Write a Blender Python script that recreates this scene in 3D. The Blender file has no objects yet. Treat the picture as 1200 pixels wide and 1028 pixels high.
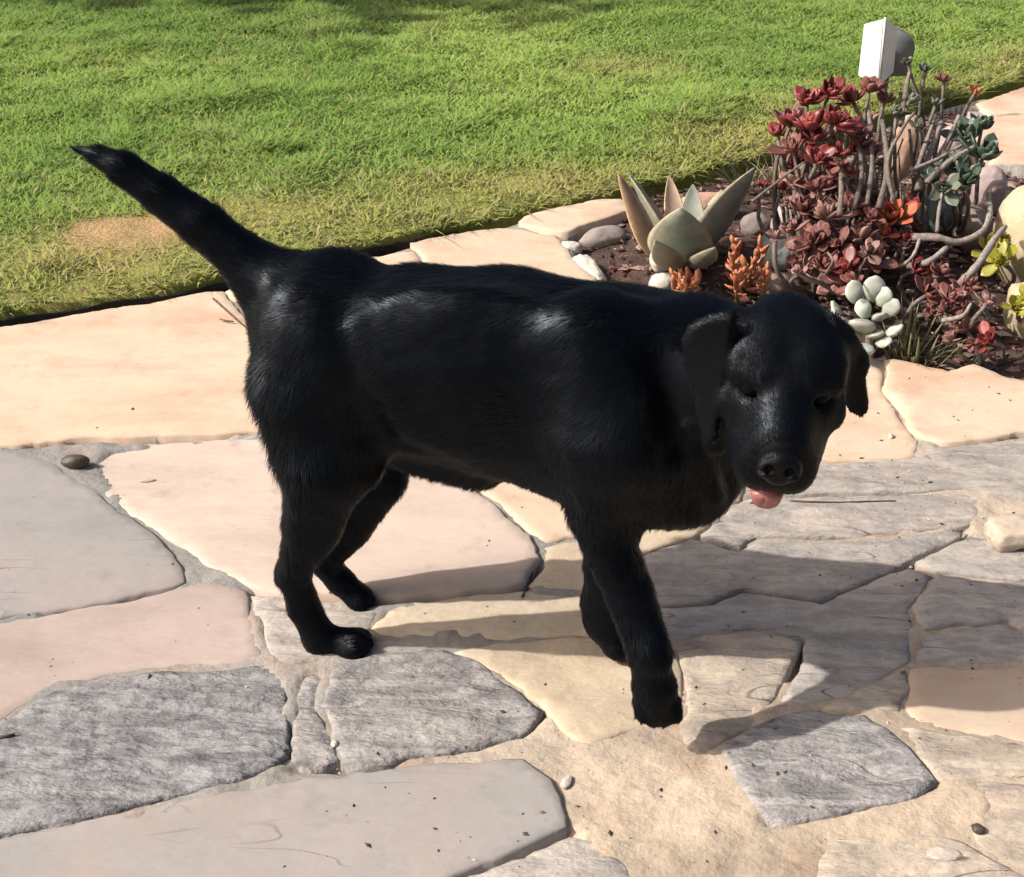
import bpy, math, random
import numpy as np
from mathutils import Vector, Matrix, noise as mnoise
from mathutils.geometry import delaunay_2d_cdt

random.seed(7)
rng = np.random.default_rng(7)
C = bpy.context.scene.collection
SC = bpy.context.scene

# ------------------------------------------------------------------ camera, sky, sun, exposure
CAM_H, PITCH, FPX = 1.2, math.radians(31.0), 1600.0      # metres, downward tilt, focal length in photo pixels (1200 wide)
cam_d = bpy.data.cameras.new('camera')
cam = bpy.data.objects.new('camera', cam_d); C.objects.link(cam)
cam.location = (0, 0, CAM_H)
cam.rotation_euler = (math.radians(90) - PITCH, 0, 0)
cam_d.sensor_fit = 'HORIZONTAL'; cam_d.sensor_width = 36.0
cam_d.lens = 36.0 * FPX / 1200.0
cam_d.clip_start = 0.05; cam_d.clip_end = 400
SC.camera = cam

SUN_EL = math.radians(40)
SUN_DIR = Vector((math.cos(math.radians(9)) * math.cos(SUN_EL), math.sin(math.radians(9)) * math.cos(SUN_EL), -math.sin(SUN_EL)))  # the way light travels
world = bpy.data.worlds.new('World'); SC.world = world; world.use_nodes = True
wn = world.node_tree.nodes; wl = world.node_tree.links; wn.clear()
wo = wn.new('ShaderNodeOutputWorld'); wb = wn.new('ShaderNodeBackground'); ws = wn.new('ShaderNodeTexSky')
ws.sky_type = 'NISHITA'; ws.sun_disc = False; ws.sun_elevation = SUN_EL
to_sun = -SUN_DIR
ws.sun_rotation = math.atan2(to_sun.x, to_sun.y)
ws.air_density = 0.7; ws.dust_density = 7.0; ws.ozone_density = 0.3
wb.inputs['Strength'].default_value = 0.125
wl.new(ws.outputs[0], wb.inputs[0]); wl.new(wb.outputs[0], wo.inputs[0])
sun_d = bpy.data.lights.new('sun', 'SUN'); sun_d.energy = 4.3; sun_d.angle = math.radians(0.55); sun_d.color = (1.0, 0.965, 0.925)
sun = bpy.data.objects.new('sun', sun_d); C.objects.link(sun)
sun.rotation_euler = SUN_DIR.to_track_quat('-Z', 'Y').to_euler(); sun.location = (-4, -1, 5)
vs = SC.view_settings
vs.view_transform = 'Standard'; vs.look = 'None'; vs.exposure = 0.32; vs.gamma = 1.0; vs.use_curve_mapping = False

# ------------------------------------------------------------------ helpers
CP, SP = math.cos(PITCH), math.sin(PITCH)
def P(px, py, Y):
    """world point at ground-distance Y seen at photo pixel (px, py)"""
    a = PITCH + math.atan((py - 514.0) / FPX)
    z = CAM_H - Y * math.tan(a)
    d = Y * CP + (CAM_H - z) * SP
    return Vector(((px - 600.0) / FPX * d, Y, z))
def G(px, py, z=0.0):
    """world point on the level z seen at photo pixel (px, py)"""
    a = PITCH + math.atan((py - 514.0) / FPX)
    Y = (CAM_H - z) / math.tan(a)
    d = Y * CP + (CAM_H - z) * SP
    return Vector(((px - 600.0) / FPX * d, Y, z))

def hash3(ix, iy, iz, s):
    h = (ix * 374761393 + iy * 668265263 + iz * 2147483647 + s * 1274126177) & 0xFFFFFFFF
    h = ((h ^ (h >> 13)) * 1274126177) & 0xFFFFFFFF
    h = ((h ^ (h >> 16)) * 2246822519) & 0xFFFFFFFF
    return ((h ^ (h >> 15)) & 0xFFFFFF).astype(np.float64) / float(0xFFFFFF)
def vnoise(p, seed=0):
    p = np.asarray(p, dtype=np.float64)
    if p.shape[1] == 2: p = np.c_[p, np.zeros(len(p))]
    i = np.floor(p).astype(np.int64); f = p - i; f = f * f * (3 - 2 * f)
    r = 0
    for dx in (0, 1):
        for dy in (0, 1):
            for dz in (0, 1):
                w = (f[:, 0] if dx else 1 - f[:, 0]) * (f[:, 1] if dy else 1 - f[:, 1]) * (f[:, 2] if dz else 1 - f[:, 2])
                r = r + w * hash3(i[:, 0] + dx, i[:, 1] + dy, i[:, 2] + dz, seed)
    return r * 2 - 1
def fbm(p, oct=4, seed=0, gain=0.5):
    p = np.asarray(p, dtype=np.float64); r = 0; a = 1.0; t = 0
    for o in range(oct):
        r = r + a * vnoise(p * 2 ** o + 17.3 * o, seed + o); t += a; a *= gain
    return r / t

def mesh_np(name, verts, faces, smooth=True, mat=None):
    me = bpy.data.meshes.new(name)
    verts = np.asarray(verts, dtype=np.float32)
    if isinstance(faces, np.ndarray):
        n, k = faces.shape
        me.vertices.add(len(verts)); me.vertices.foreach_set('co', verts.ravel())
        me.loops.add(n * k); me.loops.foreach_set('vertex_index', faces.astype(np.int32).ravel())
        me.polygons.add(n); me.polygons.foreach_set('loop_start', np.arange(0, n * k, k, dtype=np.int32))
        me.update(calc_edges=True)
    else:
        me.from_pydata([tuple(v) for v in verts], [], [tuple(f) for f in faces]); me.update()
    me.polygons.foreach_set('use_smooth', np.full(len(me.polygons), smooth))
    if mat: me.materials.append(mat)
    return me
def link(name, me, parent=None, loc=None, rot=None, scale=None, mtx=None):
    o = bpy.data.objects.new(name, me); C.objects.link(o)
    if parent: o.parent = parent
    if mtx is not None: o.matrix_local = mtx
    else:
        if loc is not None: o.location = loc
        if rot is not None: o.rotation_euler = rot
        if scale is not None: o.scale = scale if hasattr(scale, '__len__') else (scale,) * 3
    return o
def tag(o, label=None, cat=None, group=None, kind=None):
    if label: o['label'] = label
    if cat: o['category'] = cat
    if group: o['group'] = group
    if kind: o['kind'] = kind
    return o
def empty(name, loc, rz=0.0):
    o = bpy.data.objects.new(name, None); C.objects.link(o); o.location = loc; o.rotation_euler = (0, 0, rz)
    o.empty_display_size = 0.05
    return o
def set_col(me, name, cols):
    a = me.color_attributes.new(name, 'FLOAT_COLOR', 'POINT')
    c = np.ones((len(me.vertices), 4), dtype=np.float32); c[:, :3] = cols
    a.data.foreach_set('color', c.ravel())

# ---- materials
def new_mat(name):
    m = bpy.data.materials.new(name); m.use_nodes = True
    nt = m.node_tree
    return m, nt, nt.nodes['Principled BSDF']
def noise_mat(name, cols, scale=6.0, stretch=(1, 1, 1), rough=0.75, fine=90.0, fine_amt=0.25, bump=0.25, bump_dist=0.004, spec=0.3,
              detail=6, attr=None, sss=0.0, rand=0.0, bump2=None, coat=0.0, speck=None, veins=None):
    """cols: list of (position, rgb) along a ramp driven by noise; attr: a colour attribute multiplied in"""
    m, nt, b = new_mat(name); N = nt.nodes; L = nt.links
    tc = N.new('ShaderNodeTexCoord'); mp = N.new('ShaderNodeMapping'); mp.inputs['Scale'].default_value = stretch
    L.new(tc.outputs['Object'], mp.inputs[0])
    oi = N.new('ShaderNodeObjectInfo'); ad = N.new('ShaderNodeVectorMath'); ad.operation = 'ADD'
    sc_ = N.new('ShaderNodeMath'); sc_.operation = 'MULTIPLY'; sc_.inputs[1].default_value = 37.0
    L.new(oi.outputs['Random'], sc_.inputs[0]); L.new(mp.outputs[0], ad.inputs[0]); L.new(sc_.outputs[0], ad.inputs[1])
    n1 = N.new('ShaderNodeTexNoise'); n1.inputs['Scale'].default_value = scale; n1.inputs['Detail'].default_value = detail; n1.inputs['Roughness'].default_value = 0.62
    L.new(ad.outputs[0], n1.inputs['Vector'])
    rp = N.new('ShaderNodeValToRGB'); e = rp.color_ramp.elements
    while len(e) > 1: e.remove(e[0])
    for i, (p, c) in enumerate(cols):
        el = e[0] if i == 0 else e.new(p)
        el.position = p; el.color = (*c, 1)
    L.new(n1.outputs['Fac'], rp.inputs[0])
    n2 = N.new('ShaderNodeTexNoise'); n2.inputs['Scale'].default_value = fine; n2.inputs['Detail'].default_value = 4; n2.inputs['Roughness'].default_value = 0.7
    a2 = N.new('ShaderNodeVectorMath'); a2.operation = 'ADD'; L.new(tc.outputs['Object'], a2.inputs[0]); L.new(sc_.outputs[0], a2.inputs[1])
    L.new(a2.outputs[0], n2.inputs['Vector'])
    mr = N.new('ShaderNodeMapRange'); mr.inputs['From Min'].default_value = 0.25; mr.inputs['From Max'].default_value = 0.75
    mr.inputs['To Min'].default_value = 1 - fine_amt; mr.inputs['To Max'].default_value = 1 + fine_amt
    L.new(n2.outputs['Fac'], mr.inputs[0])
    mx = N.new('ShaderNodeVectorMath'); mx.operation = 'SCALE'
    L.new(rp.outputs[0], mx.inputs[0]); L.new(mr.outputs[0], mx.inputs['Scale'])
    out = mx.outputs[0]
    if rand:
        r2 = N.new('ShaderNodeMapRange'); r2.inputs['To Min'].default_value = 1 - rand; r2.inputs['To Max'].default_value = 1 + rand
        L.new(oi.outputs['Random'], r2.inputs[0]); m3 = N.new('ShaderNodeVectorMath'); m3.operation = 'SCALE'
        L.new(out, m3.inputs[0]); L.new(r2.outputs[0], m3.inputs['Scale']); out = m3.outputs[0]
    if attr:
        at = N.new('ShaderNodeAttribute'); at.attribute_name = attr
        m4 = N.new('ShaderNodeVectorMath'); m4.operation = 'MULTIPLY'
        L.new(out, m4.inputs[0]); L.new(at.outputs['Color'], m4.inputs[1]); out = m4.outputs[0]
    if speck:
        # scattered stains or specks: (scale, threshold, colour)
        for (s_, th, c_) in speck:
            n3 = N.new('ShaderNodeTexNoise'); n3.inputs['Scale'].default_value = s_; n3.inputs['Detail'].default_value = 5; n3.inputs['Roughness'].default_value = 0.65
            L.new(a2.outputs[0], n3.inputs['Vector'])
            r3 = N.new('ShaderNodeMapRange'); r3.inputs['From Min'].default_value = th; r3.inputs['From Max'].default_value = th + (0.07 if s_ > 15 else 0.22)
            L.new(n3.outputs['Fac'], r3.inputs[0])
            m5 = N.new('ShaderNodeMix'); m5.data_type = 'RGBA'
            L.new(r3.outputs[0], m5.inputs['Factor']); L.new(out, m5.inputs['A']); m5.inputs['B'].default_value = (*c_, 1)
            out = m5.outputs['Result']
    if veins:
        # hairline cracks: (scale, stretch, half width, colour)
        s_, st_, wd_, c_ = veins
        mv = N.new('ShaderNodeMapping'); mv.inputs['Scale'].default_value = st_; L.new(a2.outputs[0], mv.inputs[0])
        nv = N.new('ShaderNodeTexNoise'); nv.inputs['Scale'].default_value = s_; nv.inputs['Detail'].default_value = 1.5; L.new(mv.outputs[0], nv.inputs['Vector'])
        sb = N.new('ShaderNodeMath'); sb.operation = 'SUBTRACT'; sb.inputs[1].default_value = 0.5; L.new(nv.outputs['Fac'], sb.inputs[0])
        ab = N.new('ShaderNodeMath'); ab.operation = 'ABSOLUTE'; L.new(sb.outputs[0], ab.inputs[0])
        r5 = N.new('ShaderNodeMapRange'); r5.inputs['From Min'].default_value = wd_; r5.inputs['From Max'].default_value = wd_ * 0.3; L.new(ab.outputs[0], r5.inputs[0])
        nm = N.new('ShaderNodeTexNoise'); nm.inputs['Scale'].default_value = s_ * 2.3; nm.inputs['Detail'].default_value = 1; L.new(a2.outputs[0], nm.inputs['Vector'])
        r6 = N.new('ShaderNodeMapRange'); r6.inputs['From Min'].default_value = 0.52; r6.inputs['From Max'].default_value = 0.62; L.new(nm.outputs['Fac'], r6.inputs[0])
        mu = N.new('ShaderNodeMath'); mu.operation = 'MULTIPLY'; L.new(r5.outputs[0], mu.inputs[0]); L.new(r6.outputs[0], mu.inputs[1])
        m6 = N.new('ShaderNodeMix'); m6.data_type = 'RGBA'; L.new(mu.outputs[0], m6.inputs['Factor']); L.new(out, m6.inputs['A']); m6.inputs['B'].default_value = (*c_, 1); out = m6.outputs['Result']
    L.new(out, b.inputs['Base Color'])
    b.inputs['Roughness'].default_value = rough; b.inputs['Specular IOR Level'].default_value = spec
    if sss:
        b.inputs['Subsurface Weight'].default_value = sss; b.inputs['Subsurface Radius'].default_value = (0.01, 0.006, 0.003); b.inputs['Subsurface Scale'].default_value = 0.6
    if coat: b.inputs['Coat Weight'].default_value = coat
    if bump:
        bp = N.new('ShaderNodeBump'); bp.inputs['Strength'].default_value = bump; bp.inputs['Distance'].default_value = bump_dist
        L.new(n2.outputs['Fac'], bp.inputs['Height']); last = bp
        if bump2:
            s_, st_, strength, dist = bump2
            mp2 = N.new('ShaderNodeMapping'); mp2.inputs['Scale'].default_value = st_; L.new(a2.outputs[0], mp2.inputs[0])
            n4 = N.new('ShaderNodeTexNoise'); n4.inputs['Scale'].default_value = s_; n4.inputs['Detail'].default_value = 5; n4.inputs['Roughness'].default_value = 0.6
            L.new(mp2.outputs[0], n4.inputs['Vector'])
            b2 = N.new('ShaderNodeBump'); b2.inputs['Strength'].default_value = strength; b2.inputs['Distance'].default_value = dist
            L.new(n4.outputs['Fac'], b2.inputs['Height']); L.new(bp.outputs[0], b2.inputs['Normal']); last = b2
        L.new(last.outputs[0], b.inputs['Normal'])
    return m
# ------------------------------------------------------------------ materials of the setting
M = {}
M['peach'] = noise_mat('peach_sandstone', [(0.25, (0.48, 0.335, 0.23)), (0.45, (0.545, 0.415, 0.295)), (0.6, (0.565, 0.45, 0.33)), (0.75, (0.52, 0.35, 0.245))],
                       scale=3.6, stretch=(1, 2.6, 1), rough=0.85, fine=45, fine_amt=0.08, bump=0.18, bump_dist=0.003,
                       bump2=(5, (1, 3, 1), 0.22, 0.012), speck=[(4.0, 0.52, (0.47, 0.29, 0.20)), (9.0, 0.60, (0.36, 0.27, 0.20)), (45.0, 0.74, (0.22, 0.15, 0.11))], rand=0.05)
M['pink'] = noise_mat('pink_sandstone', [(0.25, (0.30, 0.24, 0.21)), (0.45, (0.385, 0.305, 0.265)), (0.6, (0.42, 0.33, 0.285)), (0.78, (0.34, 0.285, 0.255))],
                      scale=3.0, stretch=(1, 2.6, 1), rough=0.85, fine=60, fine_amt=0.05, bump=0.15, bump_dist=0.003,
                      bump2=(6, (1, 3.2, 1), 0.35, 0.014), speck=[(4.5, 0.55, (0.33, 0.275, 0.235)), (10.0, 0.6, (0.27, 0.22, 0.195)), (31.0, 0.74, (0.16, 0.14, 0.12))], rand=0.06, veins=(2.6, (1, 6.5, 1), 0.006, (0.22, 0.165, 0.135)))
M['pink_pale'] = noise_mat('pale_pink_sandstone', [(0.25, (0.40, 0.315, 0.255)), (0.45, (0.475, 0.375, 0.305)), (0.6, (0.51, 0.405, 0.33)), (0.78, (0.44, 0.345, 0.29))],
                      scale=3.0, stretch=(1, 2.6, 1), rough=0.85, fine=60, fine_amt=0.05, bump=0.15, bump_dist=0.003,
                      bump2=(6, (1, 3.2, 1), 0.35, 0.014), speck=[(4.5, 0.55, (0.33, 0.275, 0.235)), (10.0, 0.6, (0.27, 0.22, 0.195)), (31.0, 0.74, (0.16, 0.14, 0.12))], rand=0.06)
M['beige'] = noise_mat('beige_quartzite', [(0.30, (0.22, 0.195, 0.17)), (0.42, (0.30, 0.27, 0.24)), (0.50, (0.39, 0.345, 0.30)), (0.57, (0.28, 0.25, 0.225)), (0.68, (0.42, 0.355, 0.30))],
                       scale=4.2, stretch=(1, 3.2, 1), rough=0.85, fine=50, fine_amt=0.09, bump=0.25, bump_dist=0.004, spec=.25, detail=4,
                       bump2=(10, (1, 2.2, 1), 0.8, 0.02), speck=[(5.0, 0.60, (0.45, 0.36, 0.29)), (33.0, 0.72, (0.15, 0.13, 0.11))], rand=0.08, veins=(3.0, (1, 6.5, 1), 0.007, (0.13, 0.11, 0.095)))
M['tan'] = noise_mat('tan_quartzite', [(0.30, (0.25, 0.205, 0.16)), (0.42, (0.36, 0.30, 0.235)), (0.50, (0.45, 0.375, 0.29)), (0.57, (0.34, 0.285, 0.23)), (0.68, (0.46, 0.37, 0.28))],
                       scale=4.2, stretch=(1, 3.2, 1), rough=0.85, fine=50, fine_amt=0.09, bump=0.25, bump_dist=0.004, spec=.25, detail=4,
                       bump2=(10, (1, 2.2, 1), 0.8, 0.02), speck=[(5.0, 0.60, (0.45, 0.36, 0.29)), (33.0, 0.72, (0.15, 0.13, 0.11))], rand=0.08, veins=(3.0, (1, 6.5, 1), 0.007, (0.13, 0.11, 0.095)))
M['grey_smooth'] = noise_mat('grey_smooth_sandstone', [(0.28, (0.24, 0.225, 0.205)), (0.5, (0.285, 0.265, 0.245)), (0.65, (0.315, 0.275, 0.255)), (0.78, (0.30, 0.25, 0.23))],
                       scale=3.0, stretch=(1, 1.8, 1), rough=0.85, fine=60, fine_amt=0.05, bump=0.15, bump_dist=0.003, spec=.25, detail=4,
                       bump2=(6, (1, 2.4, 1), 0.35, 0.012), rand=0.05, speck=[(4.0, 0.54, (0.34, 0.27, 0.235)), (9.0, 0.60, (0.21, 0.195, 0.175)), (45.0, 0.73, (0.12, 0.10, 0.085))], veins=(2.4, (1, 6.5, 1), 0.006, (0.17, 0.15, 0.14)))
M['slate'] = noise_mat('grey_slate', [(0.30, (0.10, 0.097, 0.10)), (0.41, (0.165, 0.16, 0.16)), (0.47, (0.265, 0.255, 0.25)), (0.53, (0.16, 0.155, 0.155)), (0.59, (0.225, 0.215, 0.21)), (0.70, (0.30, 0.285, 0.27))],
                       scale=4.6, stretch=(1, 3.4, 1), rough=0.78, fine=60, fine_amt=0.10, bump=0.25, bump_dist=0.004, spec=0.25, detail=4.5,
                       bump2=(10, (1, 2.2, 1), 1.0, 0.026), speck=[(4.0, 0.60, (0.30, 0.27, 0.235)), (23.0, 0.71, (0.11, 0.10, 0.095))], rand=0.08, veins=(3.5, (1, 2.6, 1), 0.008, (0.07, 0.06, 0.055)))
M['slate_pale'] = noise_mat('pale_slate', [(0.30, (0.17, 0.158, 0.150)), (0.41, (0.225, 0.21, 0.20)), (0.47, (0.335, 0.31, 0.29)), (0.53, (0.21, 0.195, 0.185)), (0.59, (0.28, 0.262, 0.245)), (0.70, (0.36, 0.335, 0.305))],
                       scale=4.6, stretch=(1, 3.4, 1), rough=0.78, fine=60, fine_amt=0.10, bump=0.25, bump_dist=0.004, spec=0.25, detail=4.5,
                       bump2=(10, (1, 2.2, 1), 1.0, 0.026), speck=[(4.0, 0.60, (0.30, 0.27, 0.235)), (23.0, 0.71, (0.11, 0.10, 0.095))], rand=0.08, veins=(3.5, (1, 2.6, 1), 0.008, (0.07, 0.06, 0.055)))
M['cream'] = noise_mat('cream_limestone', [(0.28, (0.42, 0.33, 0.225)), (0.5, (0.50, 0.40, 0.28)), (0.7, (0.53, 0.44, 0.33))],
                       scale=7.0, rough=0.8, fine=80, fine_amt=0.12, bump=0.3, bump_dist=0.004, bump2=(9, (1, 2, 1), 0.5, 0.014),
                       speck=[(26.0, 0.72, (0.25, 0.2, 0.15))], rand=0.06)
M['mortar'] = noise_mat('sandy_mortar', [(0.25, (0.78, 0.78, 0.78)), (0.5, (1, 1, 1)), (0.75, (1.15, 1.13, 1.1))], scale=14, rough=0.9, fine=110, fine_amt=0.14,
                        bump=0.3, bump_dist=0.004, bump2=(20, (1, 1.3, 1), 0.6, 0.014), attr='tint', speck=[(55.0, 0.70, (0.12, 0.10, 0.08)), (24.0, 0.71, (0.14, 0.12, 0.10))])
M['soil'] = noise_mat('garden_soil', [(0.25, (0.035, 0.022, 0.017)), (0.5, (0.075, 0.046, 0.036)), (0.75, (0.12, 0.078, 0.06))], scale=22, rough=0.95, fine=150, fine_amt=0.4,
                      bump=0.9, bump_dist=0.008)
M['thatch'] = noise_mat('lawn_thatch', [(0.3, (0.09, 0.115, 0.028)), (0.55, (0.16, 0.19, 0.048)), (0.75, (0.21, 0.20, 0.075))], scale=9, rough=0.95, fine=120, fine_amt=0.4,
                        bump=0.9, bump_dist=0.008, attr='tint')
M['far_ground'] = noise_mat('far_ground', [(0.3, (0.05, 0.075, 0.018)), (0.7, (0.09, 0.12, 0.03))], scale=3, rough=0.95, fine=50, fine_amt=0.3, bump=0.5, bump_dist=0.02)
M['edging'] = noise_mat('black_edging', [(0.3, (0.010, 0.010, 0.010)), (0.7, (0.022, 0.020, 0.018))], scale=20, rough=0.6, fine=90, bump=0.2)

# ------------------------------------------------------------------ geometry of the lawn edge and garden bed (ground plan)
def ring(pts, z=0.0): return [G(x, y, z) for x, y in pts]
EDGE_PX = [(-420, 450), (-200, 412), (0, 384), (100, 368), (200, 352), (280, 333), (400, 305), (490, 286), (560, 272), (625, 256), (700, 240), (735, 228), (800, 213), (880, 193),
           (960, 165), (1040, 142), (1090, 128), (1140, 116), (1200, 94), (1330, 52), (1560, -40)]
EDGE = np.array([[v.x, v.y] for v in ring(EDGE_PX)])
def edge_y(x): return np.interp(x, EDGE[:, 0], EDGE[:, 1])

def densify(poly, step):
    out = []
    n = len(poly)
    for i in range(n):
        a = np.array(poly[i]); b = np.array(poly[(i + 1) % n]); k = max(1, int(np.linalg.norm(b - a) / step))
        for j in range(k): out.append(a + (b - a) * j / k)
    return np.array(out)
def in_poly(pts, poly):
    x, y = pts[:, 0], pts[:, 1]; c = np.zeros(len(pts), bool); n = len(poly)
    for i in range(n):
        x1, y1 = poly[i]; x2, y2 = poly[i - 1]
        if y1 == y2: continue
        c ^= ((y1 > y) != (y2 > y)) & (x < (x2 - x1) * (y - y1) / (y2 - y1) + x1)
    return c
def dist_poly(pts, poly):
    d = np.full(len(pts), 1e9); n = len(poly)
    for i in range(n):
        a = np.array(poly[i]); b = np.array(poly[(i + 1) % n]); ab = b - a; l2 = max(ab @ ab, 1e-12)
        t = np.clip(((pts - a) @ ab) / l2, 0, 1); d = np.minimum(d, np.linalg.norm(pts - (a + t[:, None] * ab), axis=1))
    return d
def dist_line(pts, line):
    d = np.full(len(pts), 1e9)
    for i in range(len(line) - 1):
        a = np.array(line[i]); b = np.array(line[i + 1]); ab = b - a; l2 = max(ab @ ab, 1e-12)
        t = np.clip(((pts - a) @ ab) / l2, 0, 1); d = np.minimum(d, np.linalg.norm(pts - (a + t[:, None] * ab), axis=1))
    return d

# ground under everything
g = mesh_np('ground', [(-90, -40, -0.09), (90, -40, -0.09), (90, 140, -0.09), (-90, 140, -0.09)], [(0, 1, 2, 3)], False, M['far_ground'])
tag(link('ground', g), kind='structure')

# lawn sheet (thatch); the turf stands a little way back from the paving and ends in a soil lip
def lawn_inside(p): return p[:, 1] > edge_y(p[:, 0]) + 0.012
xs = np.r_[np.linspace(-14, -2.4, 24), np.linspace(-2.3, 3.0, 130), np.linspace(3.1, 16, 24)]
ts = np.r_[0.0, 0.004, np.linspace(0.02, 2.2, 70), np.linspace(2.3, 4.5, 30), np.linspace(5, 22, 12)]
LV = []
for t_i, t in enumerate(ts):
    ey = edge_y(xs) + 0.02
    q = np.c_[xs, ey + t]
    z = 0.018 * fbm(q * 2.1, 3, 5) + 0.007 * fbm(q * 11, 3, 9) + 0.012 + np.minimum(t, 0.05) * 0.3
    if t_i == 0: z = np.full(len(xs), -0.07)
    LV.append(np.c_[q, z])
LV = np.concatenate(LV); nx = len(xs)
idx = np.arange(len(LV)).reshape(len(ts), nx)
LF = np.stack([idx[:-1, :-1], idx[:-1, 1:], idx[1:, 1:], idx[1:, :-1]], -1).reshape(-1, 4)
def lawn_z(p):
    t = p[:, 1] - edge_y(p[:, 0]) - 0.02
    return 0.018 * fbm(p * 2.1, 3, 5) + 0.007 * fbm(p * 11, 3, 9) + 0.012 + np.clip(t, 0, 0.05) * 0.3
BARE = G(160, 282); DRY = [(G(270, 262), 0.12), (G(360, 265), 0.16), (G(520, 230), 0.16), (G(735, 95), 0.22), (G(60, 320), 0.10), (G(640, 225), 0.15), (G(860, 170), 0.18), (G(130, 320), 0.12)]
def lawn_dry(p):
    """0 green .. 1 straw; and a bare-earth mask"""
    t = p[:, 1] - edge_y(p[:, 0])
    d = 0.55 * np.exp(-(t / 0.26) ** 2) + 0.28 * fbm(p * 2.6, 4, 31)
    for c, r in DRY: d += 0.45 * np.exp(-(((p[:, 0] - c.x) ** 2 + ((p[:, 1] - c.y) * 1.3) ** 2) / r ** 2))
    b = np.exp(-(((p[:, 0] - BARE.x) / 0.18) ** 2 + ((p[:, 1] - BARE.y + .03) / 0.12) ** 2)) * (1 + 0.5 * fbm(p * 14, 3, 8))
    return np.clip(d, 0, 1), np.clip(b * 1.25, 0, 1)
lm = mesh_np('lawn', LV, LF, True, M['thatch'])
dry, bare = lawn_dry(LV[:, :2])
tint = np.outer(1 - dry, [0.9, 1, 0.9]) + np.outer(dry, [1.7, 1.35, 1.3])
tint = tint * (1 - bare[:, None]) + bare[:, None] * np.array([2.5, 1.4, 2.5])
set_col(lm, 'tint', tint)
tag(link('lawn', lm), kind='structure')

# grass blades: one mesh nobody could count
def grass():
    n = 720000
    y = 1.9 + rng.random(n) ** 0.8 * 4.6
    x = (rng.random(n) * 2 - 1) * (0.42 * (y * CP + 0.6) + 0.5)
    p = np.c_[x, y]
    t = y - edge_y(x)
    d, b = lawn_dry(p)
    clump = fbm(p * 7.5, 3, 77)
    keep = (t > 0.019) & (rng.random(n) > b * 1.05) & (rng.random(n) < np.clip(0.8 + 0.5 * clump - 0.40 * d * (t < 0.5), 0.2, 1))
    keep &= ~((x > 1.02) & (y < 3.4) & (t < 0.05))
    p = p[keep]; t = t[keep]; d = d[keep]; clump = clump[keep]; n = len(p)
    z = lawn_z(p) - 0.004
    far = np.clip((p[:, 1] - 2.2) / 3.5, 0, 1)
    h = (0.011 + 0.015 * rng.random(n)) * (1 + 0.6 * clump) * (1 - 0.35 * d) * np.where(t < 0.05, 1.9, 1) * (1 + 1.6 * np.clip(fbm(p * 5, 3, 101) - 0.22, 0, 1))
    w = (0.0011 + 0.0012 * rng.random(n)) * (1 + 0.8 * far)
    az = rng.random(n) * 2 * np.pi; lean = h * (0.7 + 1.3 * rng.random(n))
    dirx, diry = np.cos(az), np.sin(az) - 0.7 * (t < 0.06)
    wa = az + np.pi / 2 + rng.normal(0, 0.5, n); wx, wy = np.cos(wa) * w, np.sin(wa) * w
    base = np.c_[p, z]
    mid = base + np.c_[dirx * lean * 0.35, diry * lean * 0.35, h * 0.62]
    tip = base + np.c_[dirx * lean, diry * lean, h]
    W = np.c_[wx, wy, np.zeros(n)]
    V = np.stack([base - W, base + W, mid + W * 0.8, mid - W * 0.8, tip], 1).reshape(-1, 3)
    k = np.arange(n)[:, None] * 5
    F = np.concatenate([k + np.array([[0, 1, 2]]), k + np.array([[0, 2, 3]]), k + np.array([[3, 2, 4]])])
    me = mesh_np('grass', V, F, True, M['grass'])
    patch = fbm(p * 1.3, 4, 55); fine = rng.random(n)
    c0 = np.array([0.20, 0.33, 0.065]); c1 = np.array([0.385, 0.52, 0.115]); c2 = np.array([0.44, 0.41, 0.125]); c3 = np.array([0.48, 0.39, 0.20])
    m = np.clip(0.5 + 0.9 * patch + 0.6 * (fine - 0.5), 0, 1)[:, None]
    col = c0 * (1 - m) + c1 * m
    q = np.clip(d * 1.1 + 0.3 * (rng.random(n) - 0.5), 0, 1)[:, None]; col = col * (1 - q) + c2 * q
    s = (rng.random(n) < 0.03 + 0.28 * d)[:, None]; col = np.where(s, c3 * (0.6 + 0.6 * rng.random((n, 1))), col)
    set_col(me, 'blade', np.repeat(col, 5, 0))
    o = tag(link('grass', me), 'short green lawn grass, yellower towards the paving', 'grass', kind='stuff')
def grass_mat():
    m, nt, b = new_mat('grass_blade'); N = nt.nodes; L = nt.links
    at = N.new('ShaderNodeAttribute'); at.attribute_name = 'blade'
    L.new(at.outputs['Color'], b.inputs['Base Color']); b.inputs['Roughness'].default_value = 0.5; b.inputs['Specular IOR Level'].default_value = 0.35
    ge = N.new('ShaderNodeNewGeometry'); mn = N.new('ShaderNodeMix'); mn.data_type = 'VECTOR'; mn.inputs['Factor'].default_value = 0.85; mn.inputs['B'].default_value = (0, 0, 1)
    L.new(ge.outputs['Normal'], mn.inputs['A']); nn_ = N.new('ShaderNodeVectorMath'); nn_.operation = 'NORMALIZE'; L.new(mn.outputs['Result'], nn_.inputs[0]); L.new(nn_.outputs[0], b.inputs['Normal'])
    tr = N.new('ShaderNodeBsdfTranslucent'); L.new(at.outputs['Color'], tr.inputs['Color'])
    mx = N.new('ShaderNodeMixShader'); mx.inputs[0].default_value = 0.22
    L.new(b.outputs[0], mx.inputs[1]); L.new(tr.outputs[0], mx.inputs[2]); L.new(mx.outputs[0], N['Material Output'].inputs['Surface'])
    return m
M['grass'] = grass_mat()
grass()

# ------------------------------------------------------------------ paving: a mortar bed with flagstones set in it
TOP = 0.0
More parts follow.
